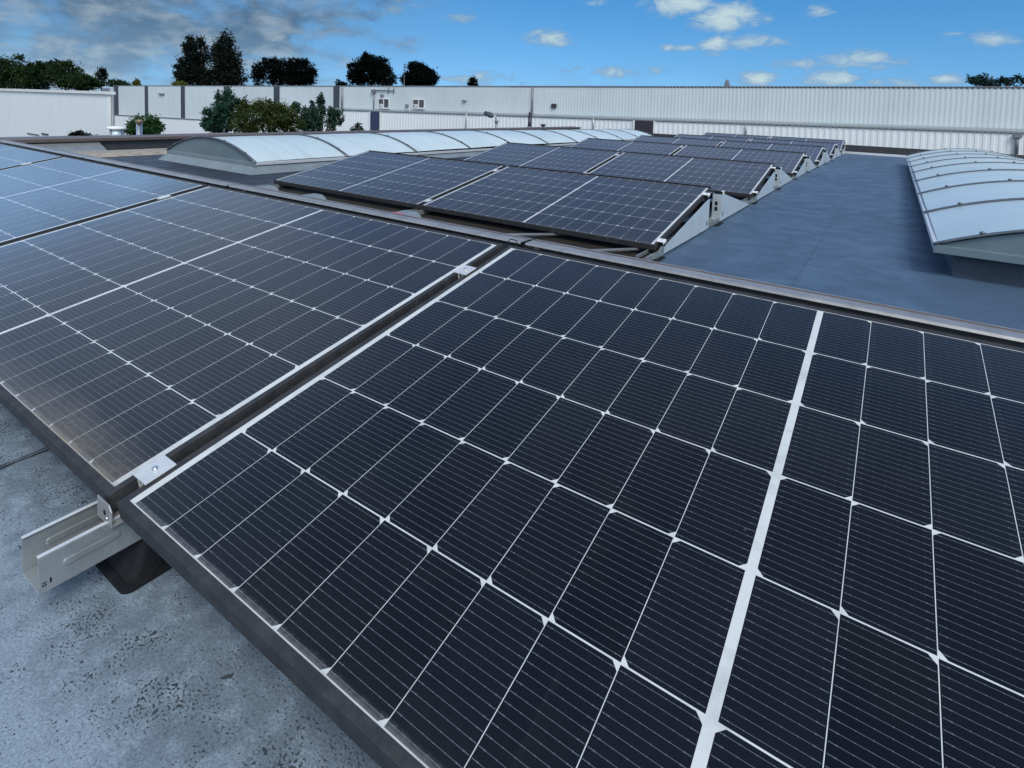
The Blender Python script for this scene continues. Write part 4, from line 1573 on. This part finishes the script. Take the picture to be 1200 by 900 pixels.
def tree(name, label, cat, px_lobes, Y, n, leafpx, leafmat, seed, group, trunk_px=None, plane='y', zbase=-5.0, extra=None, bumps=4, **kw):
    """lobes given by the photograph's outline at distance Y, as real ellipsoids in metres"""
    fn = at_y if plane == 'y' else at_x
    lobes = []
    k = None
    for (x, y, rx, ry) in px_lobes:
        c = fn(x, y, Y)
        e = fn(x, y - ry, Y)
        depth = (c - CAM).dot(f_)
        m_per_px = depth / F_PX
        k = m_per_px
        rxm, rzm = rx * m_per_px, ry * m_per_px
        lobes.append((c.x, c.y, c.z, rxm, rxm * 0.9, rzm))
    rb = random.Random(seed * 7 + 1)
    for (cx, cy, cz, ax, ay, az_) in list(lobes):
        if bumps <= 0:
            break
        for q in range(bumps):
            an = rb.uniform(-0.5, math.pi + 0.5)
            dp = rb.uniform(-1, 1)
            rr = rb.uniform(0.16, 0.34)
            lobes.append((cx + math.cos(an) * ax * 0.98, cy + dp * ay * 0.7, cz + math.sin(an) * az_ * 0.98, ax * rr, ax * rr, az_ * rr * rb.uniform(0.8, 1.5)))
    xs = np.mean([l[0] for l in lobes])
    ysn = np.mean([l[1] for l in lobes])
    if trunk_px is not None:
        tq = fn(trunk_px, px_lobes[0][1], Y)
        xs, ysn = tq.x, tq.y
    root = thing(name, label, cat, (xs, ysn, zbase), group=group)
    L2 = [(l[0] - xs, l[1] - ysn, l[2] - zbase, l[3], l[4], l[5]) for l in lobes]
    V, Fc = foliage(L2, n, leafpx * k, seed, **kw)
    leaf_obj('crown', V, Fc, leafmat, root)
    t = MB()
    top = max(l[2] for l in L2)
    rg = random.Random(seed)
    r0 = max(0.05, top * 0.022)
    t.tube([(0, 0, 0), (0.02 * top * rg.uniform(-1, 1), 0, top * 0.45), (0.03 * top * rg.uniform(-1, 1), 0, top)], [r0, r0 * 0.7, r0 * 0.25], 9)
    for l in L2[:len(px_lobes)]:
        st = Vector((0, 0, max(0.1, l[2] - l[5] * 0.9) * 0.8))
        en = Vector(l[:3])
        t.tube([st, st.lerp(en, 0.55) + Vector((0, 0, 0.04 * top)), en], [r0 * 0.5, r0 * 0.32, r0 * 0.1], 6)
    t.build('trunk', M_BARK, root)
    if extra:
        for (lob, nn, mm, sd_, nm) in extra:
            lb = []
            for (x, y, rx, ry) in lob:
                c = fn(x, y, Y)
                lb.append((c.x - xs, c.y - ysn, c.z - zbase, rx * k, rx * k * 0.9, ry * k))
            V, Fc = foliage(lb, nn, leafpx * k, sd_, **kw)
            leaf_obj(nm, V, Fc, mm, root)
    return root


G1 = 'trees beyond the white wall'
tree('conifer_tree', 'tall dark twin-topped conifer standing above the white wall on the left', 'tree',
     [(232, 62, 13, 16), (226, 80, 16, 16), (236, 92, 22, 12), (214, 86, 8, 9), (222, 52, 8, 8)], 62, 11000, 1.0, LEAF_BROWN, 11, G1, 236,
     extra=[([(264, 58, 10, 16), (266, 78, 15, 18), (272, 92, 15, 10), (254, 70, 8, 18)], 9000, LEAF_DARK, 12, 'crown')])
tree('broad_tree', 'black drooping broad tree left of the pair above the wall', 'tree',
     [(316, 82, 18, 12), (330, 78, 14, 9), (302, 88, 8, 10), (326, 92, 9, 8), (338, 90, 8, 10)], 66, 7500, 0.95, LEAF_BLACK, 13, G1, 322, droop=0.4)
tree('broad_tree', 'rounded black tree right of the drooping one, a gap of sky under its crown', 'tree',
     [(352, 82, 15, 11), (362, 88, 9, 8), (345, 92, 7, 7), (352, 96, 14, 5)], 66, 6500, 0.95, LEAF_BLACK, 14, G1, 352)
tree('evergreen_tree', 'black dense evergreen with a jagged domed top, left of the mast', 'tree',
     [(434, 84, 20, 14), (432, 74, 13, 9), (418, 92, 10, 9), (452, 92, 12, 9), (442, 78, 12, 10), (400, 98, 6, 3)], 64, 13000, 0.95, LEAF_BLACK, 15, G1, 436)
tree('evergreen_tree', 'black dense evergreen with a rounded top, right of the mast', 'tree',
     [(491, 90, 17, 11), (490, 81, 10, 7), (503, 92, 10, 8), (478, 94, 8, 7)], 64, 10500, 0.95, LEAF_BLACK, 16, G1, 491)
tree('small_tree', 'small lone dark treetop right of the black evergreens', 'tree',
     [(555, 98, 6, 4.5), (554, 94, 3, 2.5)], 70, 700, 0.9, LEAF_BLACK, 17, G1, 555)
tree('bare_shrub', 'sparse twiggy dark green shrub above the wall at the right edge', 'shrub',
     [(1142, 96, 9, 5), (1152, 94, 10, 5), (1168, 98, 12, 3), (1188, 95, 12, 5)], 45, 800, 1.5, leaf_mat('teal_foliage', (0.012, 0.03, 0.028), (0.02, 0.05, 0.045), (0.04, 0.075, 0.06)), 18, None, 1160)
G2 = 'trees above the left white wall'
specs = [
    ('dark green tree at the very left edge above the white wall', [(-6, 84, 20, 16), (12, 78, 14, 11), (10, 96, 18, 10)], LEAF_MID, 21),
    ('tallest green tree of the left group, with lighter leaf tufts', [(42, 92, 18, 14), (30, 86, 12, 10), (50, 84, 12, 9)], LEAF_MID, 22),
    ('broad dark green tree right of the tallest in the left group', [(76, 88, 17, 13), (66, 82, 10, 8), (84, 97, 16, 9)], LEAF_MID, 23),
    ('pale green low tree at the right end of the left group', [(100, 98, 12, 7), (92, 94, 8, 6)], LEAF_MID, 24),
    ('slim dark tree with a small domed top behind the left group', [(119, 89, 6, 8), (118, 97, 5, 7), (121, 84, 4, 3)], LEAF_DARK, 25),
    ('low flat yellow-green treetop right of the slim dark tree', [(135, 98, 12, 4), (143, 99, 8, 3)], LEAF_MID, 26),
    ('tiny yellowish treetop sprout above the warehouse near the left', [(160, 98.5, 3, 2.5), (160, 95.8, 1.5, 1.5)], LEAF_YELLOW, 27),
    ('tiny yellow-green treetop in front of the twin conifer', [(211, 99, 7, 2.2)], LEAF_YELLOW, 28)]
for lab, lob, mm, sd_ in specs:
    Yt = 34 if sd_ < 25 else (40 if sd_ < 27 else 56)
    tree('leafy_tree', lab, 'tree', lob, Yt, 5200 if sd_ < 25 else 1400, 1.15 if sd_ < 25 else 0.8, mm, sd_, G2, lob[0][0])

# the big mixed bush between roof and warehouse
BX = -17.0
tree('tall_bush', 'bushy blue-green shrub at the left end of the big mixed thicket', 'shrub',
     [(258, 140, 16, 16), (262, 122, 10, 12), (246, 146, 9, 9), (268, 112, 6, 7), (280, 128, 10, 12), (242, 132, 4, 4)], BX, 6500, 1.15, LEAF_BUSH, 31, 'shrubs behind the brown parapet', 258, plane='x')
tree('tall_bush', 'olive-brown shrub filling the middle of the big thicket', 'shrub',
     [(300, 138, 22, 17), (326, 138, 22, 16), (342, 146, 14, 11), (286, 148, 14, 10), (312, 126, 14, 8)], BX + 1.2, 11000, 1.05, LEAF_OLIVE, 32, 'shrubs behind the brown parapet', 318, plane='x')
tree('tall_bush', 'upright blue-green shrub with three pointed shoots at the right of the thicket', 'shrub',
     [(362, 142, 12, 14), (376, 132, 5, 18), (388, 142, 7, 14), (398, 138, 5, 9), (376, 117, 3, 6), (366, 130, 5, 9), (346, 128, 6, 7)], BX, 6000, 1.1, LEAF_BUSH, 33, 'shrubs behind the brown parapet', 376, plane='x')
tree('round_bush', 'round clipped dark green bush behind the shiny flue', 'shrub',
     [(170, 148, 16, 12), (160, 152, 11, 9), (180, 152, 10, 9)], -13.6, 3800, 1.2, leaf_mat('clipped_green', (0.016, 0.048, 0.018), (0.030, 0.075, 0.024), (0.05, 0.10, 0.03)), 34, None, 170, plane='x')
tree('low_bush', 'low dark bush at the foot of the white wall', 'shrub',
     [(94, 158, 9, 3.5), (104, 160, 9, 2.5), (86, 159, 5, 3)], -15, 700, 1.1, LEAF_DARK, 35, None, 94, plane='x')
tree('seedling_shrub', 'small weed with upright leaves in front of the white lower wall', 'shrub',
     [(414, 154, 2.5, 3), (420, 151, 2.2, 5), (424, 155, 2, 2)], -14.5, 160, 1.3, LEAF_BUSH, 36, None, 418, plane='x')

# mast between the evergreens
q0, q1 = at_y(473.5, 104, 62), at_y(473.5, 73, 62)
t_ = thing('radio_mast', 'thin dark mast with antenna rings between the black evergreens', 'mast', (q0.x, 62, -5))
g = MB()
g.tube([(0, 0, 0), (0, 0, q1.z + 5)], [0.12, 0.04], 8)
g.build('pole', M_GREYPIPE, t_)
for py in (76, 79, 82, 85):
    g = MB()
    z = at_y(473.5, py, 62).z + 5
    g.tube([(0, 0, z - 0.06), (0, 0, z + 0.06)], 0.18, 10)
    g.build('antenna', M_DARKTRIM, t_)
# small gable turret far beyond the wall
q0, q1 = at_y(848, 104, 60), at_y(853, 96, 60)
t_ = thing('roof_turret', 'tiny bluish roof turret just above the white wall', 'turret', (q0.x, 60, 0))
g = MB()
w_ = q1.x - q0.x
g.prism([(0, -1), (w_, -1), (w_, q1.z - 0.25), (w_ * .55, q1.z + 0.25), (0.1 * w_, q1.z - 0.15)], 'y', 0, 1.0)
g.build('turret_body', M_GREYPIPE, t_)
